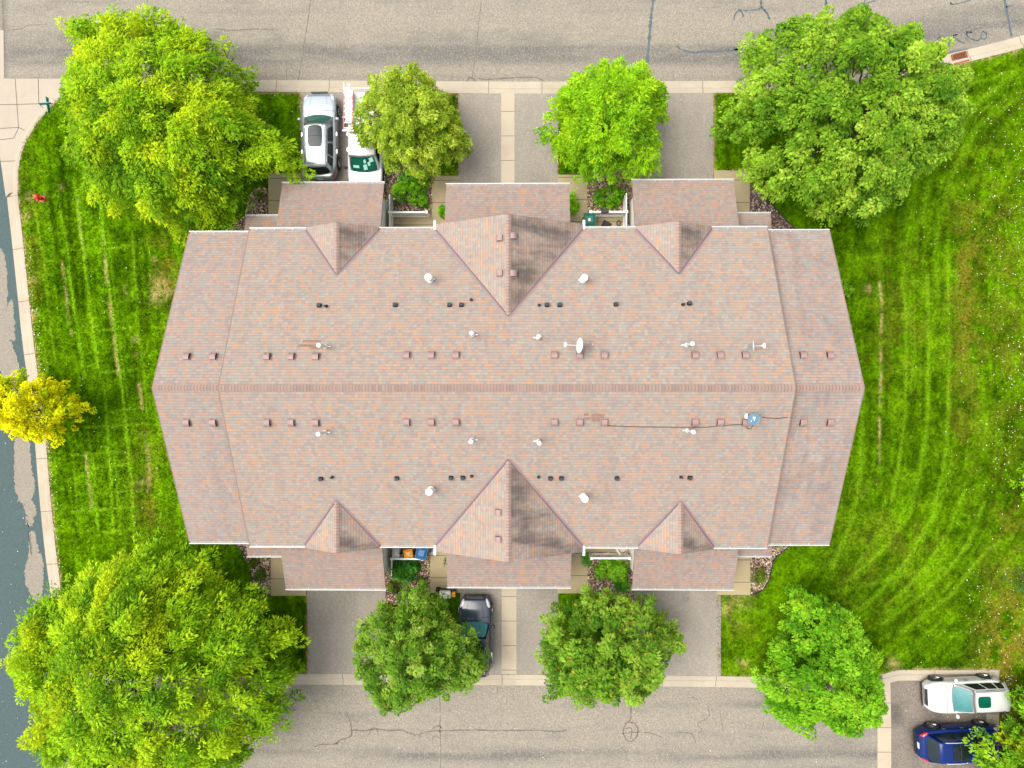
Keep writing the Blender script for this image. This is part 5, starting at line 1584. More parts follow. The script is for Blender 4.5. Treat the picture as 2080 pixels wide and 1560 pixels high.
v[:, 0] = np.stack([bx_ - np.sin(an) * wd, by_ + np.cos(an) * wd, np.zeros(nt * bl)], 1)
v[:, 1] = np.stack([bx_ + np.sin(an) * wd, by_ - np.cos(an) * wd, np.zeros(nt * bl)], 1)
v[:, 2] = np.stack([bx_ + np.cos(an) * lean, by_ + np.sin(an) * lean, hh], 1)
go_ = np_obj('grass', v.reshape(-1, 3), np.arange(nt * bl * 3).reshape(-1, 3), M['blade'], col=np.repeat(gc, bl * 3, 0), kind='stuff')
tag(go_, 'short mown green grass blades covering the lawns around the house', 'grass')

# fallen leaves and clippings
def scatter(n, fx, fy):
    return np.stack([fx(n), fy(n)], 1)


lp = []
e = rng.normal
lp.append(np.stack([2085 - np.abs(e(0, 65, 620)), rng.uniform(170, 1000, 620)], 1)[:470])
lp.append(np.stack([rng.uniform(1860, 2110, 160), rng.uniform(150, 1360, 160)], 1))
lp.append(np.stack([rng.uniform(1960, 2090, 300), rng.uniform(1150, 1480, 300)], 1))
lp.append(np.stack([2033 + np.abs(e(0, 14, 160)), rng.uniform(1370, 1490, 160)], 1))
t_ = rng.uniform(0, 1, 330); lp.append(np.stack([60 + 75 * t_ + np.abs(e(0, 10, 330)) - 14, 500 + 760 * t_], 1))
lp.append(np.stack([rng.uniform(0, 110, 55), rng.uniform(880, 1560, 55)], 1))
lp.append(np.stack([rng.uniform(550, 1780, 60), rng.uniform(1400, 1555, 60)], 1))
lp.append(np.stack([rng.uniform(800, 935, 70), rng.uniform(300, 352, 70)], 1))
lp.append(np.stack([rng.uniform(1820, 2000, 30), rng.uniform(1390, 1480, 30)], 1))
lp.append(np.stack([rng.uniform(40, 320, 120), rng.uniform(400, 1080, 120)], 1))
lp.append(np.stack([rng.uniform(1160, 1190, 12), rng.uniform(375, 440, 12)], 1))
lp.append(np.stack([rng.uniform(490, 610, 25), rng.uniform(190, 330, 25)], 1))
lp = np.concatenate(lp)
n_pale = len(lp)
ed = []
for (xa, ya), (xb_, yb_), k in (((930, 192), (935, 350), 90), ((1448, 195), (1449, 345), 45), ((624, 1212), (626, 1365), 70), ((1455, 1212), (1458, 1360), 25), ((1134, 300), (1134, 352), 45), ((612, 190), (615, 230), 25), ((785, 1215), (786, 1232), 25), ((876, 420), (876, 345), 20), ((880, 352), (930, 354), 30), ((1455, 345), (1520, 345), 25)):
    t_ = rng.uniform(0, 1, k)
    ed.append(np.stack([xa + (xb_ - xa) * t_ + rng.normal(0, 1.6, k), ya + (yb_ - ya) * t_ + rng.normal(0, 1.6, k)], 1))
lp = np.concatenate([lp] + ed)
W = np.array([tuple(V(a, b, 0.0))[:2] for a, b in lp])
n = len(W)
onroad = ~inpoly(W[:, 0], W[:, 1], BLOCK_W)
zz = np.where(onroad, -0.085, 0.055)
a_ = rng.uniform(0, 2 * math.pi, n)
d = unit(np.stack([np.cos(a_), np.sin(a_), rng.normal(0, 0.2, n)], 1)); nr = unit(np.array([0, 0, 1.0]) + rng.normal(0, 0.35, (n, 3)))
cols = np.array([(0.62, 0.56, 0.32), (0.70, 0.66, 0.50), (0.55, 0.42, 0.14), (0.48, 0.30, 0.10), (0.72, 0.70, 0.6)])[rng.integers(0, 5, n)] * rng.uniform(0.6, 1.0, (n, 1))
cols[n_pale:] = np.array([(0.40, 0.20, 0.04), (0.30, 0.13, 0.03), (0.5, 0.33, 0.08)])[rng.integers(0, 3, n - n_pale)] * rng.uniform(0.6, 1.1, (n - n_pale, 1))
v, f, c4 = leaf_quads(np.column_stack([W, zz]), d, nr, rng.uniform(0.04, 0.105, n), rng.uniform(0.03, 0.06, n), cols, rng)
tag(np_obj('fallen_leaves', v, f, M['litter'], col=c4, kind='stuff'), 'pale fallen leaves scattered over the lawns and kerbs', 'leaves')

# black edging round the rock beds
for pts, lab in (([(1609, 1103), (1590, 1120), (1576, 1132), (1570, 1142), (1566, 1160), (1560, 1180), (1547, 1199), (1524, 1208)], 'black plastic edging curving round the bed with the round juniper'),
                 ([(470, 1098), (492, 1120), (507, 1150), (514, 1185), (530, 1204), (550, 1210)], 'dark edging strip round the pebble bed at the south-west porch'),
                 ([(1555, 402), (1582, 432), (1612, 463), (1625, 470)], 'dark edging strip round the rock bed under the largest tree')):
    C = smooth_curve(G(pts), 6)
    m_ = MB(); m_.tube([(x, y, 0.045) for x, y in C], 0.035, 6); m_.prism([(C[0][0] - .01, C[0][1] - .01), (C[0][0] + .01, C[0][1] - .01), (C[0][0], C[0][1] + .01)], 0, 0.05)
    tag(m_.build('garden_edging', M['black']), lab, 'edging', 'edging strips')


# ------------------------------------------------------------------ vehicles (x forward, y left)
def vehicle(name, label, cat, loc, rz, L, W, prof, belt, sill, wr, axles, paint, gh, glass=('glass_teal', 'glass_dark'), group=None, roof_parts=(), tail='lamp_red', tail_k=(4.4, 6.4), side_glass=True, rear_glass=True, panel_lines=True, handles=M['chrome'], front_trim=None):
    root = empty(name, loc, rz, label, cat, group, local=True)
    pxs = [p[0] for p in prof]; pzs = [p[1] for p in prof]
    xs = L / 2 * np.sin(np.linspace(-math.pi / 2, math.pi / 2, 121))

    def half(x):
        t = min(1.0, abs(x) / (L / 2))
        return W / 2 * (1 - 0.06 * t ** 3 - 0.26 * t ** 9)

    def zb(x):
        t = abs(x) / (L / 2)
        z = sill + 0.10 * t ** 10
        for ax in axles:
            dx = abs(x - ax); ra = wr + 0.055
            if dx < ra: z = max(z, wr + math.sqrt(ra * ra - dx * dx))
        return z

    def ring(x):
        w = half(x); t = abs(x) / (L / 2)
        b = zb(x); zt = float(np.interp(x, pxs, pzs)) - 0.06 * t ** 14
        zs = min(belt, zt - 0.045)
        b = min(b, zs - 0.1)
        hgt = zs - b
        pts = [(0.78 * w, b), (0.955 * w, b), (0.995 * w, b + 0.22 * hgt), (1.0 * w, b + 0.55 * hgt), (0.985 * w, b + 0.85 * hgt), (0.955 * w, zs), (0.90 * w, zs + 0.72 * (zt - zs)), (0.74 * w, zt - 0.004), (0.40 * w, zt + 0.012), (0, zt + 0.02)]
        return pts

    def bp(x, k):
        r_ = ring(x)
        i = min(int(k), len(r_) - 2); f_ = k - i
        return np.array([x, r_[i][0] * (1 - f_) + r_[i + 1][0] * f_, r_[i][1] * (1 - f_) + r_[i + 1][1] * f_])

    body = MB()
    V_, F_ = [], []
    nr = 10
    for x in xs:
        r_ = ring(x)
        full = r_ + [(-y, z) for y, z in r_[-2::-1]]
        V_ += [(x, y, z) for y, z in full]
    m = 2 * nr - 1
    for i in range(len(xs) - 1):
        for k in range(m):
            k2 = (k + 1) % m
            F_.append((i * m + k, i * m + k2, (i + 1) * m + k2, (i + 1) * m + k))
    F_.append(tuple(range(m - 1, -1, -1))); F_.append(tuple(range((len(xs) - 1) * m, len(xs) * m)))
    body.faces(V_, F_)
    # cabin patches
    xb, xt, rt, rb, wb, wt, roof = gh['xb'], gh['xt'], gh['rt'], gh['rb'], gh['wb'], gh['wt'], gh['roof']
    bow = gh.get('bow', 0.14); crown = 0.035
    zlo = belt - 0.03

    def ws(s, t):
        return np.array([xb + (xt - xb) * t - bow * s * s * (1 - 0.45 * t), s * (wb + (wt - wb) * t), zlo + (roof - zlo) * t + crown * (1 - s * s) * t])

    def rw(s, t):
        return np.array([rb + (rt - rb) * t + bow * 0.7 * s * s * (1 - 0.4 * t), s * (wb * 0.97 + (wt - wb * 0.97) * t), zlo + (roof - 0.02 - zlo) * t + crown * (1 - s * s) * t])

    def sd_(u, t, sg):
        a = ws(1, t); b = rw(1, t)
        p = a + (b - a) * u
        p[1] = p[1] + 0.025 * math.sin(math.pi * u)
        p[1] *= sg
        return p

    def rf(u, s):
        a = ws(s, 1.0); b = rw(s, 1.0)
        p = a + (b - a) * u
        p[2] += 0.025 * math.sin(math.pi * u)
        return p

    def patch(mbb, fn, u0, u1, v0, v1, nu, nv, off=0.0, flip=False, mi=0, rnd=0.0):
        g = np.empty((nu + 1, nv + 1, 3))
        for i in range(nu + 1):
            for j in range(nv + 1):
                uu, vv = i / nu, j / nv
                if rnd:   # rounded corners
                    cu, cv = abs(2 * uu - 1), abs(2 * vv - 1)
                    uu = 0.5 + (uu - 0.5) * (1 - rnd * cv ** 4); vv = 0.5 + (vv - 0.5) * (1 - rnd * cu ** 4)
                g[i, j] = fn(u0 + (u1 - u0) * uu, v0 + (v1 - v0) * vv)
        if off:
            du = np.gradient(g, axis=0); dv = np.gradient(g, axis=1)
            n_ = np.cross(du, dv); n_ /= np.linalg.norm(n_, axis=2, keepdims=True) + 1e-9
            c0 = np.array([(xb + rb) / 2, 0, belt * 0.6])
            sgn = np.sign(((g - c0) * n_).sum(-1, keepdims=True)); g = g + n_ * sgn * off
        vs = g.reshape(-1, 3)
        fs = [(i * (nv + 1) + j, (i + 1) * (nv + 1) + j, (i + 1) * (nv + 1) + j + 1, i * (nv + 1) + j + 1) for i in range(nu) for j in range(nv)]
        mbb.faces([tuple(p) for p in vs], fs, mi)

    patch(body, ws, -1, 1, 0, 1, 12, 4); patch(body, rw, -1, 1, 0, 1, 12, 4); patch(body, rf, 0, 1, -1, 1, 10, 12)
    for sg in (-1, 1): patch(body, lambda u, t: sd_(u, t, sg), 0, 1, 0, 1, 12, 4)
    bo = body.build('body', paint, root, smooth=True)
    wm = bo.modifiers.new('weld', 'WELD'); wm.merge_threshold = 0.004
    q = MB(); patch(q, ws, -0.93, 0.93, 0.10, 0.93, 14, 6, 0.008, rnd=0.06); q.build('windshield', M[glass[0]], root, smooth=True)
    q = MB(); patch(q, ws, -0.96, 0.96, 0.0, 0.11, 12, 2, 0.006); q.build('cowl', M['black'], root, smooth=True)
    if rear_glass:
        q = MB(); patch(q, rw, -0.90, 0.90, 0.14, 0.90, 12, 5, 0.008, rnd=0.10); q.build('rear_window', M[glass[1]], root, smooth=True)
    if side_glass:
        for sg in (-1, 1):
            q = MB()
            for u0, u1 in gh.get('side', ((0.14, 0.44), (0.47, 0.72), (0.75, 0.92))):
                patch(q, lambda u, t: sd_(u, t, sg), u0, u1, 0.16, 0.86, 6, 4, 0.008, rnd=0.05)
            q.build('side_window', M['glass_dark'], root, smooth=True)
    # wheels
    for ax in axles:
        for sg in (-1, 1):
            yc = sg * (W / 2 - 0.115)
            Mx = Matrix.Rotation(math.pi / 2, 3, 'X')
            q = MB(); q.lathe([(wr * 0.62, -0.115), (wr * 0.93, -0.115), (wr, -0.07), (wr, 0.07), (wr * 0.93, 0.115), (wr * 0.62, 0.115)], 28, (ax, yc, wr), M=Mx)
            wo_ = q.build('wheel', M['rubber'], root, smooth=False)
            q = MB(); face = yc + sg * 0.135
            q.tube([(ax, face - sg * 0.018, wr), (ax, face - sg * 0.014, wr)], wr * 0.60, 24, m=1)
            for k in range(5):
                th = 2 * math.pi * k / 5 + 0.3
                for dth in (-0.11, 0.11):
                    q.tube([(ax + 0.05 * math.cos(th), face - sg * 0.002, wr + 0.05 * math.sin(th)), (ax + wr * 0.60 * math.cos(th + dth), face, wr + wr * 0.60 * math.sin(th + dth))], 0.022, 5)
            ringp = [(ax + wr * 0.61 * math.cos(2 * math.pi * k / 24), face, wr + wr * 0.61 * math.sin(2 * math.pi * k / 24)) for k in range(25)]
            q.tube(ringp, 0.018, 6); q.tube([(ax, face - sg * 0.03, wr), (ax, face + sg * 0.012, wr)], 0.055, 12)
            q.build('rim', [M['rim'], M['black']], wo_)
    # arches trim, lamps, grille, plates, mirrors, handles
    for sg in (-1, 1):
        def lamp(x, k, sg=sg):
            p = bp(x, k); p[1] *= sg; return p
        q = MB(); patch(q, lamp, L / 2 - 0.52, L / 2 - 0.06, 4.6, 6.7, 8, 4, 0.010, rnd=0.22); q.build('headlight', M['lamp_clear'], root, smooth=True)
        q = MB(); patch(q, lamp, -L / 2 + 0.03, -L / 2 + 0.40, tail_k[0], tail_k[1], 6, 4, 0.010, rnd=0.2); q.build('tail_light', M[tail], root, smooth=True)
        q = MB()
        mx_ = xb - 0.32; my = sg * (W / 2 + 0.10)
        q.lathe([(0.02, -0.11), (0.085, -0.09), (0.10, 0), (0.085, 0.09), (0.02, 0.11)], 10, (mx_, my, belt + 0.07), M=Matrix.Rotation(math.pi / 2, 3, 'X') @ Matrix.Scale(1.0, 3))
        q.tube([(mx_ + 0.02, sg * (W / 2 - 0.05), belt), (mx_, my, belt + 0.04)], 0.03, 6)
        q.build('side_mirror', paint if name != 'pickup_truck' else M['black'], root, smooth=True)
        for hx in gh.get('handles', (0.02, -0.95)):
            q = MB(); q.box((hx, sg * (half(hx) * 1.0 + 0.012), belt - 0.10), (0.20, 0.04, 0.035)); q.build('door_handle', handles, root)
    q = MB()
    for i in range(4):
        zf = belt - 0.20 - i * 0.075
        q.box((L / 2 - 0.02 + (0.012 if i % 2 else 0), 0, zf), (0.07, W * 0.50, 0.035), m=i % 2)
    q.build('grille', [M['black'], M['chrome']], root)
    q = MB(); q.box((-L / 2 - 0.008, 0, belt - 0.30), (0.02, 0.33, 0.17)); q.build('licence_plate', M['label'], root)
    q = MB()
    for x_ in (L / 2 - 0.03, -L / 2 + 0.03):
        q = MB(); q.box((x_, 0, sill + 0.09), (0.09, W * 0.70, 0.16)); q.build('bumper', M['black'], root, bevel=0.03)
    if panel_lines:
        q = MB()
        for sg in (-1, 1):
            P = []
            for i in range(9):
                x = L / 2 - 0.30 - (L / 2 - 0.30 - xb - 0.05) * i / 8
                r_ = ring(x); P.append((x, sg * r_[7][0] * (0.66 + 0.05 * i / 8), r_[7][1] + 0.012))
            q.tube(P, 0.008, 4)
        q.build('hood_crease', paint, root)
        q = MB()
        P = [(float(x), float(y), float(z)) for x, y, z in [bp(xb + 0.17, k) for k in (5.2, 6, 7, 8, 9)]]
        P = P + [(x, -y, z) for x, y, z in P[-2::-1]]
        q.tube([(x, y, z + 0.002) for x, y, z in P], 0.009, 4)
        q.build('hood_gap', M['black'], root)
    for rp in roof_parts:
        if rp[0] == 'sunroof':
            _, u0, u1, hw, mt = rp
            q = MB(); patch(q, rf, u0, u1, -hw, hw, 10, 8, 0.012, rnd=0.10); q.build('sunroof', M[mt], root, smooth=True)
            q = MB()
            if len(rp) > 4 and u1 - u0 > 0.4:
                um = (u0 + u1) / 2
                q.tube([tuple(rf(um, s) + np.array([0, 0, 0.014])) for s in np.linspace(-hw, hw, 7)], 0.008, 4); q.build('sunroof_bar', M['charcoal'], root)
        elif rp[0] == 'rails':
            _, u0, u1, sy, mt = rp
            for sg in (-1, 1):
                q = MB(); P = [tuple(rf(u, sg * sy) + np.array([0, 0, 0.05 * math.sin(math.pi * min(1, max(0, (u - u0) / (u1 - u0)))) ** 0.3 + 0.01])) for u in np.linspace(u0, u1, 12)]
                q.tube(P, 0.018, 6); q.build('roof_rail', M[mt], root, smooth=True)
        elif rp[0] == 'ribs':
            _, u0, u1, mt = rp
            for s in np.linspace(-0.62, 0.62, 8):
                q = MB(); q.tube([tuple(rf(u, s) + np.array([0, 0, 0.004])) for u in np.linspace(u0, u1, 6)], 0.010, 4); q.build('roof_rib', mt, root)
    return root, rf, ring, ws


P_SILVER = simple('silver_paint', (0.40, 0.45, 0.46), 0.30, metal=0.75, var=0.04, coat=0.4)
P_WHITE = simple('white_car_paint', (0.47, 0.47, 0.455), 0.25, var=0.03, coat=0.7)
P_TRUCK = simple('truck_white_paint', (0.56, 0.57, 0.58), 0.28, var=0.03, coat=0.6)
P_BLACK = simple('black_car_paint', (0.018, 0.028, 0.046), 0.18, var=0.1, coat=0.35, spec=0.5)
P_BLUE = simple('blue_car_paint', (0.0005, 0.012, 0.095), 0.18, metal=0.0, var=0.1, coat=0.05, spec=0.35)
GV = 'vehicles parked round the townhouse'
L = 4.85
vehicle('parked_suv', 'silver grey SUV with a long dark glass roof, parked nose out on the north driveway', 'car', (-11.27, 13.88, DZ), R(90.5), L, 1.93,
        [(-2.5, 0.95), (-2.36, 1.06), (-1.9, 1.07), (0.7, 1.08), (1.15, 1.06), (1.6, 1.02), (2.15, 0.93), (2.36, 0.80), (2.45, 0.66)], 1.05, 0.28, 0.37, (1.45, -1.42), P_SILVER,
        dict(xb=1.12, xt=0.42, rt=-2.02, rb=-2.30, wb=0.84, wt=0.60, roof=1.72, bow=0.17), glass=('glass_teal', 'glass_dark'), group=GV,
        roof_parts=(('sunroof', 0.07, 0.56, 0.66, 'glass_grey'), ('ribs', 0.58, 0.97, P_SILVER), ('rails', 0.08, 0.95, 0.92, 'charcoal')), tail_k=(2.6, 4.3))
root_w, _, _, _ = vehicle('parked_suv', 'white SUV with a small square sunroof in the parking bay', 'car', (24.74, -17.40, -0.097), R(183), 4.32, 1.80,
        [(-2.3, 0.90), (-2.16, 1.02), (-1.8, 1.04), (0.6, 1.05), (1.05, 1.03), (1.5, 0.97), (1.98, 0.86), (2.16, 0.74), (2.30, 0.60)], 1.02, 0.26, 0.36, (1.38, -1.30), P_WHITE,
        dict(xb=0.98, xt=0.10, rt=-1.92, rb=-2.16, wb=0.80, wt=0.60, roof=1.60, bow=0.15), glass=('glass_blue', 'glass_dark'), group=GV,
        roof_parts=(('sunroof', 0.12, 0.46, 0.52, 'glass_teal'), ('rails', 0.05, 0.88, 0.95, 'charcoal')))
root_b, _, _, _ = vehicle('parked_suv', 'dark blue SUV with red tail lamps beside the white SUV in the parking bay', 'car', (24.48, -20.08, -0.097), R(3.4), 4.60, 1.86,
        [(-2.3, 0.92), (-2.15, 1.04), (-1.85, 1.06), (0.6, 1.05), (1.05, 1.03), (1.5, 0.98), (2.0, 0.88), (2.18, 0.76), (2.30, 0.62)], 1.03, 0.27, 0.37, (1.34, -1.30), P_BLUE,
        dict(xb=1.0, xt=0.20, rt=-1.62, rb=-2.08, wb=0.81, wt=0.58, roof=1.66, bow=0.14), glass=('glass_dark', 'glass_grey'), group=GV,
        roof_parts=(('sunroof', 0.16, 0.66, 0.80, 'glass_dark'), ('rails', 0.20, 0.88, 0.98, 'alu')))
q = MB(); q.lathe([(0.01, -0.02), (0.07, 0), (0.01, 0.06)], 10, (2.16, 0.84, 0.72)); q.build('marker_light', M['lamp_orange'], root_b)
vehicle('parked_suv', 'black SUV with bright headlamps half under the dull olive tree, nose to the garage', 'car', (-2.56, -14.18, DZ), R(90), 4.36, 1.86,
        [(-2.3, 0.95), (-2.15, 1.06), (-1.8, 1.07), (0.6, 1.08), (1.1, 1.06), (1.6, 1.02), (2.05, 0.94), (2.22, 0.80), (2.32, 0.64)], 1.05, 0.28, 0.37, (1.38, -1.32), P_BLACK,
        dict(xb=0.98, xt=0.25, rt=-1.95, rb=-2.18, wb=0.82, wt=0.62, roof=1.70, bow=0.12), glass=('glass_blue', 'glass_dark'), group=GV,
        roof_parts=(('sunroof', 0.22, 0.50, 0.60, 'glass_dark'), ('rails', 0.30, 0.92, 0.90, 'alu'), ('ribs', 0.52, 0.95, P_BLACK)), tail='lamp_red')
LT = 5.55
root_t, rf_t, ring_t, ws_t = vehicle('pickup_truck', 'white work pickup with ladder rack and papers on its dash, nose to the garage', 'truck', (-8.68, 13.38, DZ), R(-90), LT, 1.96,
        [(-2.78, 1.05), (-2.6, 1.14), (-0.80, 1.14), (-0.7, 1.12), (1.0, 1.12), (1.6, 1.12), (2.3, 1.06), (2.6, 0.96), (2.78, 0.70)], 1.10, 0.34, 0.40, (1.75, -1.75), P_TRUCK,
        dict(xb=1.72, xt=1.02, rt=-0.72, rb=-0.92, wb=0.84, wt=0.70, roof=1.86, bow=0.16, side=((0.12, 0.50), (0.54, 0.90)), handles=(0.35, -0.5)), glass=('glass_teal', 'glass_dark'), group=GV, panel_lines=False)
q = MB()
for sg in (-1, 1):
    q.box((-1.85, sg * 0.78, 1.36), (1.75, 0.36, 0.46))
    q.box((-1.85, sg * 0.78, 1.60), (1.78, 0.40, 0.03))
q.box((-1.85, 0, 1.165), (1.8, 1.2, 0.04))
q.build('tool_box', P_TRUCK, root_t, bevel=0.02)
q = MB()
for x_ in (-2.62, -1.05):
    for sg in (-1, 1): q.tube([(x_, sg * 0.92, 1.1), (x_, sg * 0.92, 2.02)], 0.03, 8)
    q.tube([(x_, -1.02, 2.02), (x_, 1.08, 2.02)], 0.032, 8)
for sg in (-1, 1): q.tube([(-2.95, sg * 0.92, 2.02), (-0.95, sg * 0.92, 2.02)], 0.028, 8)
q.build('ladder_rack', M['white'], root_t, smooth=True)
q = MB()
for s0, s1, t0, t1 in ((0.50, 0.80, 0.60, 0.86), (0.34, 0.52, 0.42, 0.64), (0.08, 0.24, 0.58, 0.78), (0.00, 0.26, 0.20, 0.50), (-0.72, -0.30, 0.28, 0.44)):
    c4 = [ws_t(a, b) + np.array([0.012, 0, 0.016]) for a, b in ((s0, t0), (s1, t0 + 0.03), (s1, t1 + 0.03), (s0, t1))]
    q.poly(c4)
q.build('dash_paper', simple('mint_paper', (0.30, 0.56, 0.46), 0.6), root_t)
# ladder lying on the rack (world coordinates)
ld = empty('extension_ladder', (-9.34, 14.75, 2.1), label='red and silver extension ladder lying on the rack of the white pickup', cat='ladder')
q1, q2 = MB(), MB()
xl0, xl1, yl0, yl1, zl = -9.60, -9.09, 13.66, 15.80, 2.10
for x in (xl0, xl1):
    q1.box((x, (yl0 + yl1) / 2, zl), (0.035, yl1 - yl0, 0.09))
q1.build('side_rail', M['ladder_red'], ld)
for i in range(8):
    y = yl0 + 0.15 + i * 0.295
    q2.tube([(xl0, y, zl + 0.01), (xl1, y, zl + 0.01)], 0.024, 6)
q2.box(((xl0 + xl1) / 2, yl0 + 0.02, zl + 0.01), (xl1 - xl0 + 0.10, 0.08, 0.06)); q2.box(((xl0 + xl1) / 2, yl1 - 0.08, zl + 0.01), (xl1 - xl0, 0.12, 0.06))
q2.box((-9.32, yl1 + 0.14, zl + 0.02), (0.07, 0.42, 0.05)); q2.box((-9.32, yl1 + 0.36, zl + 0.02), (0.16, 0.05, 0.05))
q2.build('rung', M['alu'], ld)


# ------------------------------------------------------------------ fences
def fence(label, x0, x1, y, h, slats, ret=None, rety=None):
    t = empty('fence', ((x0 + x1) / 2, y, 0), label=label, cat='fence', group='white fences between the patios and beds')
    for x in (x0, x1):
        q = MB(); q.box((x, y, h / 2), (0.12, 0.12, h + 0.04)); q.box((x, y, h + 0.035), (0.15, 0.15, 0.03)); q.lathe([(0.075, h + 0.05), (0.01, h + 0.09)], 4, (x, y, 0))
        q.build('post', M['white'], t)
    q = MB(); q.box(((x0 + x1) / 2, y, h - 0.05), (x1 - x0 - 0.12, 0.09, 0.09)); q.box(((x0 + x1) / 2, y, 0.12), (x1 - x0 - 0.12, 0.07, 0.12)); q.build('rail', M['white'], t)
    q = MB()
    if slats:
        n = int((x1 - x0 - 0.12) / 0.085)
        for i in range(n):
            q.box((x0 + 0.06 + (i + 0.5) * (x1 - x0 - 0.12) / n, y, h / 2 + 0.02), (0.052, 0.025, h - 0.26))
    else:
        q.box(((x0 + x1) / 2, y, h / 2 + 0.02), (x1 - x0 - 0.12, 0.03, h - 0.26))
    q.build('panel', M['white'], t)
    if ret is not None:
        q = MB(); a, b = rety
        q.box((ret, (a + b) / 2, h - 0.05), (0.05, abs(b - a), 0.09)); q.box((ret, (a + b) / 2, 0.12), (0.05, abs(b - a), 0.1)); q.box((ret, b, h / 2), (0.05, 0.06, h))
        q.box((ret, (a + b) / 2, h / 2), (0.02, abs(b - a), h - 0.24))
        q.build('side_panel', M['white'], t)
    return t


fence('solid white fence panel between the broad bright shrub and an empty patio', -7.31, -5.25, 9.50, 1.1, False, -7.31, (8.1, 10.46))
fence('white picket fence panel with a black planter hooked on it', 3.87, 5.85, 9.49, 1.1, True, 5.85, (8.1, 10.5))
fence('white lattice fence panel above the dense leafy bush', 3.92, 6.01, -9.72, 1.1, True)
fence('white fence partly hidden by the bins and the large-leaved bush', -7.22, -5.46, -9.82, 1.0, True, -7.22, (-9.82, -10.75))


# ------------------------------------------------------------------ bins and patio things
def wheelie(name, label, x, y, rz, w, d, h, mat, lidmat, extra=None, tilt=0.0, cat='bin'):
    t = empty(name, (x, y, WZ), rz, label, cat, None, local=True)
    q = MB()
    a, b = 0.40, 0.5
    vs = [(-w * a, -d * a, 0.03), (w * a, -d * a, 0.03), (w * a, d * a, 0.03), (-w * a, d * a, 0.03), (-w * b, -d * b, h), (w * b, -d * b, h), (w * b, d * b, h), (-w * b, d * b, h)]
    q.faces(vs, [(3, 2, 1, 0), (4, 5, 6, 7), (0, 1, 5, 4), (1, 2, 6, 5), (2, 3, 7, 6), (3, 0, 4, 7)])
    q.build('bin_body', mat, t, bevel=0.03)
    q = MB(); n = 6
    lw, ldp = w * 0.54, d * 0.54
    q.box((0, 0, h + 0.02), (lw * 2, ldp * 2, 0.05)); q.faces([(-lw * .9, -ldp * .9, h + .045), (lw * .9, -ldp * .9, h + .045), (lw * .9, ldp * .9, h + .045), (-lw * .9, ldp * .9, h + .045), (-lw * .5, -ldp * .5, h + .12), (lw * .5, -ldp * .5, h + .12), (lw * .5, ldp * .5, h + .12), (-lw * .5, ldp * .5, h + .12)],
           [(4, 5, 6, 7), (0, 1, 5, 4), (1, 2, 6, 5), (2, 3, 7, 6), (3, 0, 4, 7)])
    q.tube([(-lw, ldp + 0.03, h), (lw, ldp + 0.03, h)], 0.02, 6)
    lo_ = q.build('lid', lidmat, t, bevel=0.012)
    for sg in (-1, 1):
        q = MB(); q.lathe([(0.02, -0.03), (0.11, -0.03), (0.11, 0.03), (0.02, 0.03)], 14, (sg * w * 0.42, d * 0.40, 0.11), M=Matrix.Rotation(math.pi / 2, 3, 'Y')); q.build('wheel', M['rubber'], t)
    if extra:
        q = MB()
        for (ex, ey, ew, ed) in extra[0]: q.box((ex, ey, h + 0.124), (ew, ed, 0.006))
        q.build('sticker', extra[1], t)
    return t


wheelie('rubbish_bin', 'dark green square-lidded bin with a white sticker on the north patio', 3.81, 9.05, R(2), 0.62, 0.64, 1.05, M['green_bin'], M['green_bin'], ([(-0.02, -0.02, 0.11, 0.14)], M['label']))
wheelie('rubbish_bin', 'pale grey bin nearest the garage wall among the three bins', -6.98, -9.46, R(180), 0.36, 0.44, 0.95, M['grey_bin'], M['grey_bin'])
wheelie('rubbish_bin', 'yellow bin between the pale grey and the blue bins', -6.30, -9.54, R(188), 0.46, 0.40, 0.85, M['yellow'], M['yellow'], ([(-0.08, 0.06, 0.10, 0.12)], M['sky_label']))
wheelie('rubbish_bin', 'big blue wheeled bin at the right of the three bins', -5.52, -9.44, R(166), 0.58, 0.66, 1.05, M['blue_bin'], M['blue_bin'])
q = MB()
for i in range(9):
    a = i * 0.7
    q.tube([(-5.01 + 0.06 * math.cos(a), -9.54 + 0.05 * math.sin(a), WZ + 0.02 + 0.03 * i), (-4.93 + 0.1 * math.cos(a + 1), -9.44 + 0.1 * math.sin(a + 1), WZ + 0.05 + 0.03 * i), (-4.83 + 0.08 * math.cos(a + 2), -9.32 + 0.1 * math.sin(a), WZ + 0.04 + 0.02 * i)], 0.03, 6)
q.lathe([(0.02, 0.0), (0.13, 0.02), (0.14, 0.12), (0.05, 0.17)], 12, (-5.04, -9.68, WZ))
tag(q.build('garden_bag', M['white_pvc'], smooth=True), 'crumpled white bag on the ground beside the big blue bin', 'bag')
q = MB(); q.box((-6.66, -9.0, 0.22), (0.34, 0.36, 0.38)); q.box((-6.66, -9.0, 0.42), (0.38, 0.40, 0.03))
tag(q.build('storage_crate', M['charcoal'], bevel=0.02), 'dark crate between the pale grey and yellow bins', 'crate')
q = MB(); q.box((4.87, 9.0, WZ + 0.012), (0.52, 0.42, 0.02), R(-28)); 
for i in range(7): q.box((4.87 + math.cos(R(-28)) * (i - 3) * 0.07, 9.0 + math.sin(R(-28)) * (i - 3) * 0.07, WZ + 0.024), (0.018, 0.38, 0.01), R(-28))
tag(q.build('door_mat', M['rubber_mat']), 'black ribbed door mat lying askew on the north patio', 'mat')
q = MB()
P = [(5.56 + (0.12 + 0.012 * (i % 5)) * math.cos(i * 0.5) * 0.75, 9.08 + (0.15 + 0.012 * (i % 5)) * math.sin(i * 0.5), WZ + 0.03 + 0.0016 * i) for i in range(52)]
q.tube(P, 0.017, 6); q.tube([P[-1], (5.46, 8.88, WZ + 0.05), (5.40, 8.76, WZ + 0.03)], 0.016, 6)
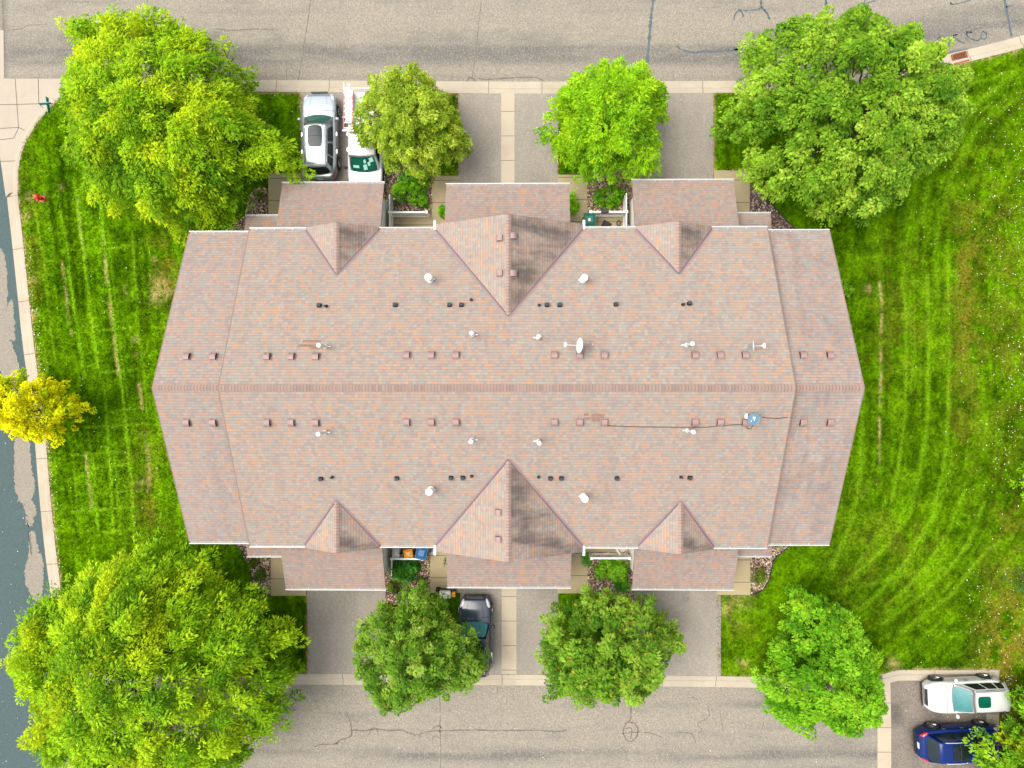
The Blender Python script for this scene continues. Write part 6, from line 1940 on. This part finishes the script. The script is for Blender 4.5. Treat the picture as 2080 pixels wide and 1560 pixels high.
tag(q.build('hose', simple('hose_olive', (0.055, 0.055, 0.035), 0.5), smooth=True), 'coiled dark hose on the patio by the door mat', 'hose')
t = empty('planter_box', (4.65, 9.49, 1.02), label='black planter box hooked over the white picket fence', cat='planter')
q = MB(); q.box((4.65, 9.51, 1.12), (0.42, 0.20, 0.16)); q.build('trough', M['black'], t, bevel=0.02)
q = MB(); q.box((4.65, 9.43, 1.05), (0.30, 0.02, 0.26)); q.build('hook', M['charcoal'], t)
# slatted chair
t = empty('garden_chair', (5.70, -9.24, WZ), R(32), 'white slatted wooden chair behind the lattice fence', 'chair', local=True)
q = MB()
for i in range(6): q.box((-0.27 + i * 0.108, 0.0, 0.40 - abs(i - 2.5) * 0.002), (0.075, 0.56, 0.025))
q.build('seat', M['wood'], t)
q = MB()
for i in range(6): q.box((-0.27 + i * 0.108, 0.42, 0.72), (0.075, 0.03, 0.72), M=Matrix.Rotation(R(-28), 3, 'X'))
q.build('backrest', M['wood'], t)
for sx in (-1, 1):
    q = MB(); q.box((sx * 0.31, -0.22, 0.28), (0.05, 0.07, 0.56)); q.build('leg', M['wood'], t)
    q = MB(); q.box((sx * 0.31, 0.24, 0.28), (0.05, 0.07, 0.56)); q.build('leg', M['wood'], t)
    q = MB(); q.box((sx * 0.33, 0.0, 0.57), (0.10, 0.62, 0.025)); q.build('armrest', M['wood'], t)
# cart with boxes by the south walk
cx0 = V(905, 1206, 0.5)
t = empty('garden_cart', (cx0.x, cx0.y, WZ), 0, 'black flat cart with a handle standing on the south walkway end', 'cart', local=True)
q = MB(); q.box((0, 0, 0.26), (1.15, 0.46, 0.06)); q.box((0, 0.21, 0.34), (1.15, 0.03, 0.12)); q.box((0, -0.21, 0.34), (1.15, 0.03, 0.12)); q.build('deck', M['black'], t)
q = MB(); q.tube([(-0.12, 0.22, 0.3), (-0.12, 0.36, 0.75), (0.5, 0.36, 0.75), (0.5, 0.22, 0.3)], 0.016, 6); q.build('handle', M['charcoal'], t)
for sx in (-1, 1):
    for sy in (-1, 1):
        q = MB(); q.lathe([(0.02, -0.03), (0.12, -0.03), (0.12, 0.03), (0.02, 0.03)], 14, (sx * 0.45, sy * 0.22, 0.12), M=Matrix.Rotation(math.pi / 2, 3, 'X')); q.build('wheel', M['rubber'], t)
t = empty('cooler', (cx0.x - 0.02, cx0.y - 0.02, 0.31), 0, 'white cooler box standing on the black cart', 'cooler', local=True)
q = MB(); q.box((0, 0, 0.16), (0.60, 0.38, 0.32)); q.build('cooler_body', M['cooler'], t, bevel=0.02)
q = MB(); q.box((0, 0, 0.345), (0.62, 0.40, 0.05)); q.build('lid', M['cooler'], t, bevel=0.015)
q = MB(); q.box((0, 0, 0.14), (0.20, 0.24, 0.26)); q.box((0, 0, 0.28), (0.22, 0.26, 0.03)); q.tube([(-0.09, 0, 0.30), (0, 0, 0.36), (0.09, 0, 0.30)], 0.012, 5)
o = tag(q.build('tool_case', M['yellow'], bevel=0.01), 'small yellow case on the right end of the black cart', 'case'); o.location = (cx0.x + 0.45, cx0.y - 0.03, 0.31)
q = MB(); q.lathe([(0.07, 0.0), (0.085, 0.02), (0.085, 0.22), (0.04, 0.26)], 12)
o = tag(q.build('canister', M['maroon'], smooth=False), 'dark maroon canister on the left end of the black cart', 'canister'); o.location = (cx0.x - 0.46, cx0.y + 0.06, 0.31)

# ------------------------------------------------------------------ hydrant, street sign, drain, flowers
p = V(78, 401, 0.35)
t = empty('fire_hydrant', (p.x, p.y, 0), label='red fire hydrant on the west lawn near the kerb', cat='hydrant')
q = MB()
q.lathe([(0.17, 0), (0.17, 0.05), (0.12, 0.06), (0.115, 0.48), (0.15, 0.50), (0.15, 0.55), (0.13, 0.58), (0.11, 0.63), (0.05, 0.66)], 18, (p.x, p.y, 0)); q.build('barrel', M['hydrant'], t)
for dx, dy, r_ in ((1, 0, 0.055), (-1, 0, 0.055), (0, -1, 0.075)):
    q = MB(); q.tube([(p.x + dx * 0.10, p.y + dy * 0.10, 0.42), (p.x + dx * 0.21, p.y + dy * 0.21, 0.42)], r_, 12); q.build('nozzle_cap', M['hydrant'], t)
q = MB(); q.tube([(p.x, p.y, 0.72), (p.x, p.y, 0.78)], 0.03, 5); q.build('top_nut', M['hydrant'], t)
p = V(96, 212, 2.6)
t = empty('street_sign', (p.x, p.y, 0), label='teal street name sign with crossed blades at the corner pad', cat='street sign')
q = MB(); q.tube([(p.x, p.y, -0.1), (p.x, p.y, 2.75)], 0.022, 8); q.build('pole', M['steel'], t)
q = MB(); q.box((p.x - 0.02, p.y, 2.52), (0.035, 0.85, 0.22), R(8)); q.build('blade', M['teal'], t)
q = MB(); q.box((p.x, p.y - 0.02, 2.76), (0.62, 0.035, 0.22), R(4)); q.build('blade', M['teal'], t)
p = V(1949, 117, -0.05)
t = empty('storm_drain', (p.x, p.y, -0.09), R(15), 'rusty iron storm drain grate set in the north-east kerb', 'drain', local=True)
q = MB(); q.box((0, 0, 0.042), (0.84, 0.50, 0.02)); q.build('pit', M['dark_hole'], t)
q = MB()
for sx in (-1, 1): q.box((sx * 0.41, 0, 0.07), (0.05, 0.54, 0.05))
for sy in (-1, 1): q.box((0, sy * 0.25, 0.07), (0.77, 0.05, 0.05))
q.box((0, -0.30, 0.10), (0.90, 0.10, 0.05))
q.build('frame', M['iron'], t)
q = MB()
for i in range(9): q.box((-0.34 + i * 0.085, 0, 0.072), (0.028, 0.45, 0.035))
q.build('grate', M['iron'], t)
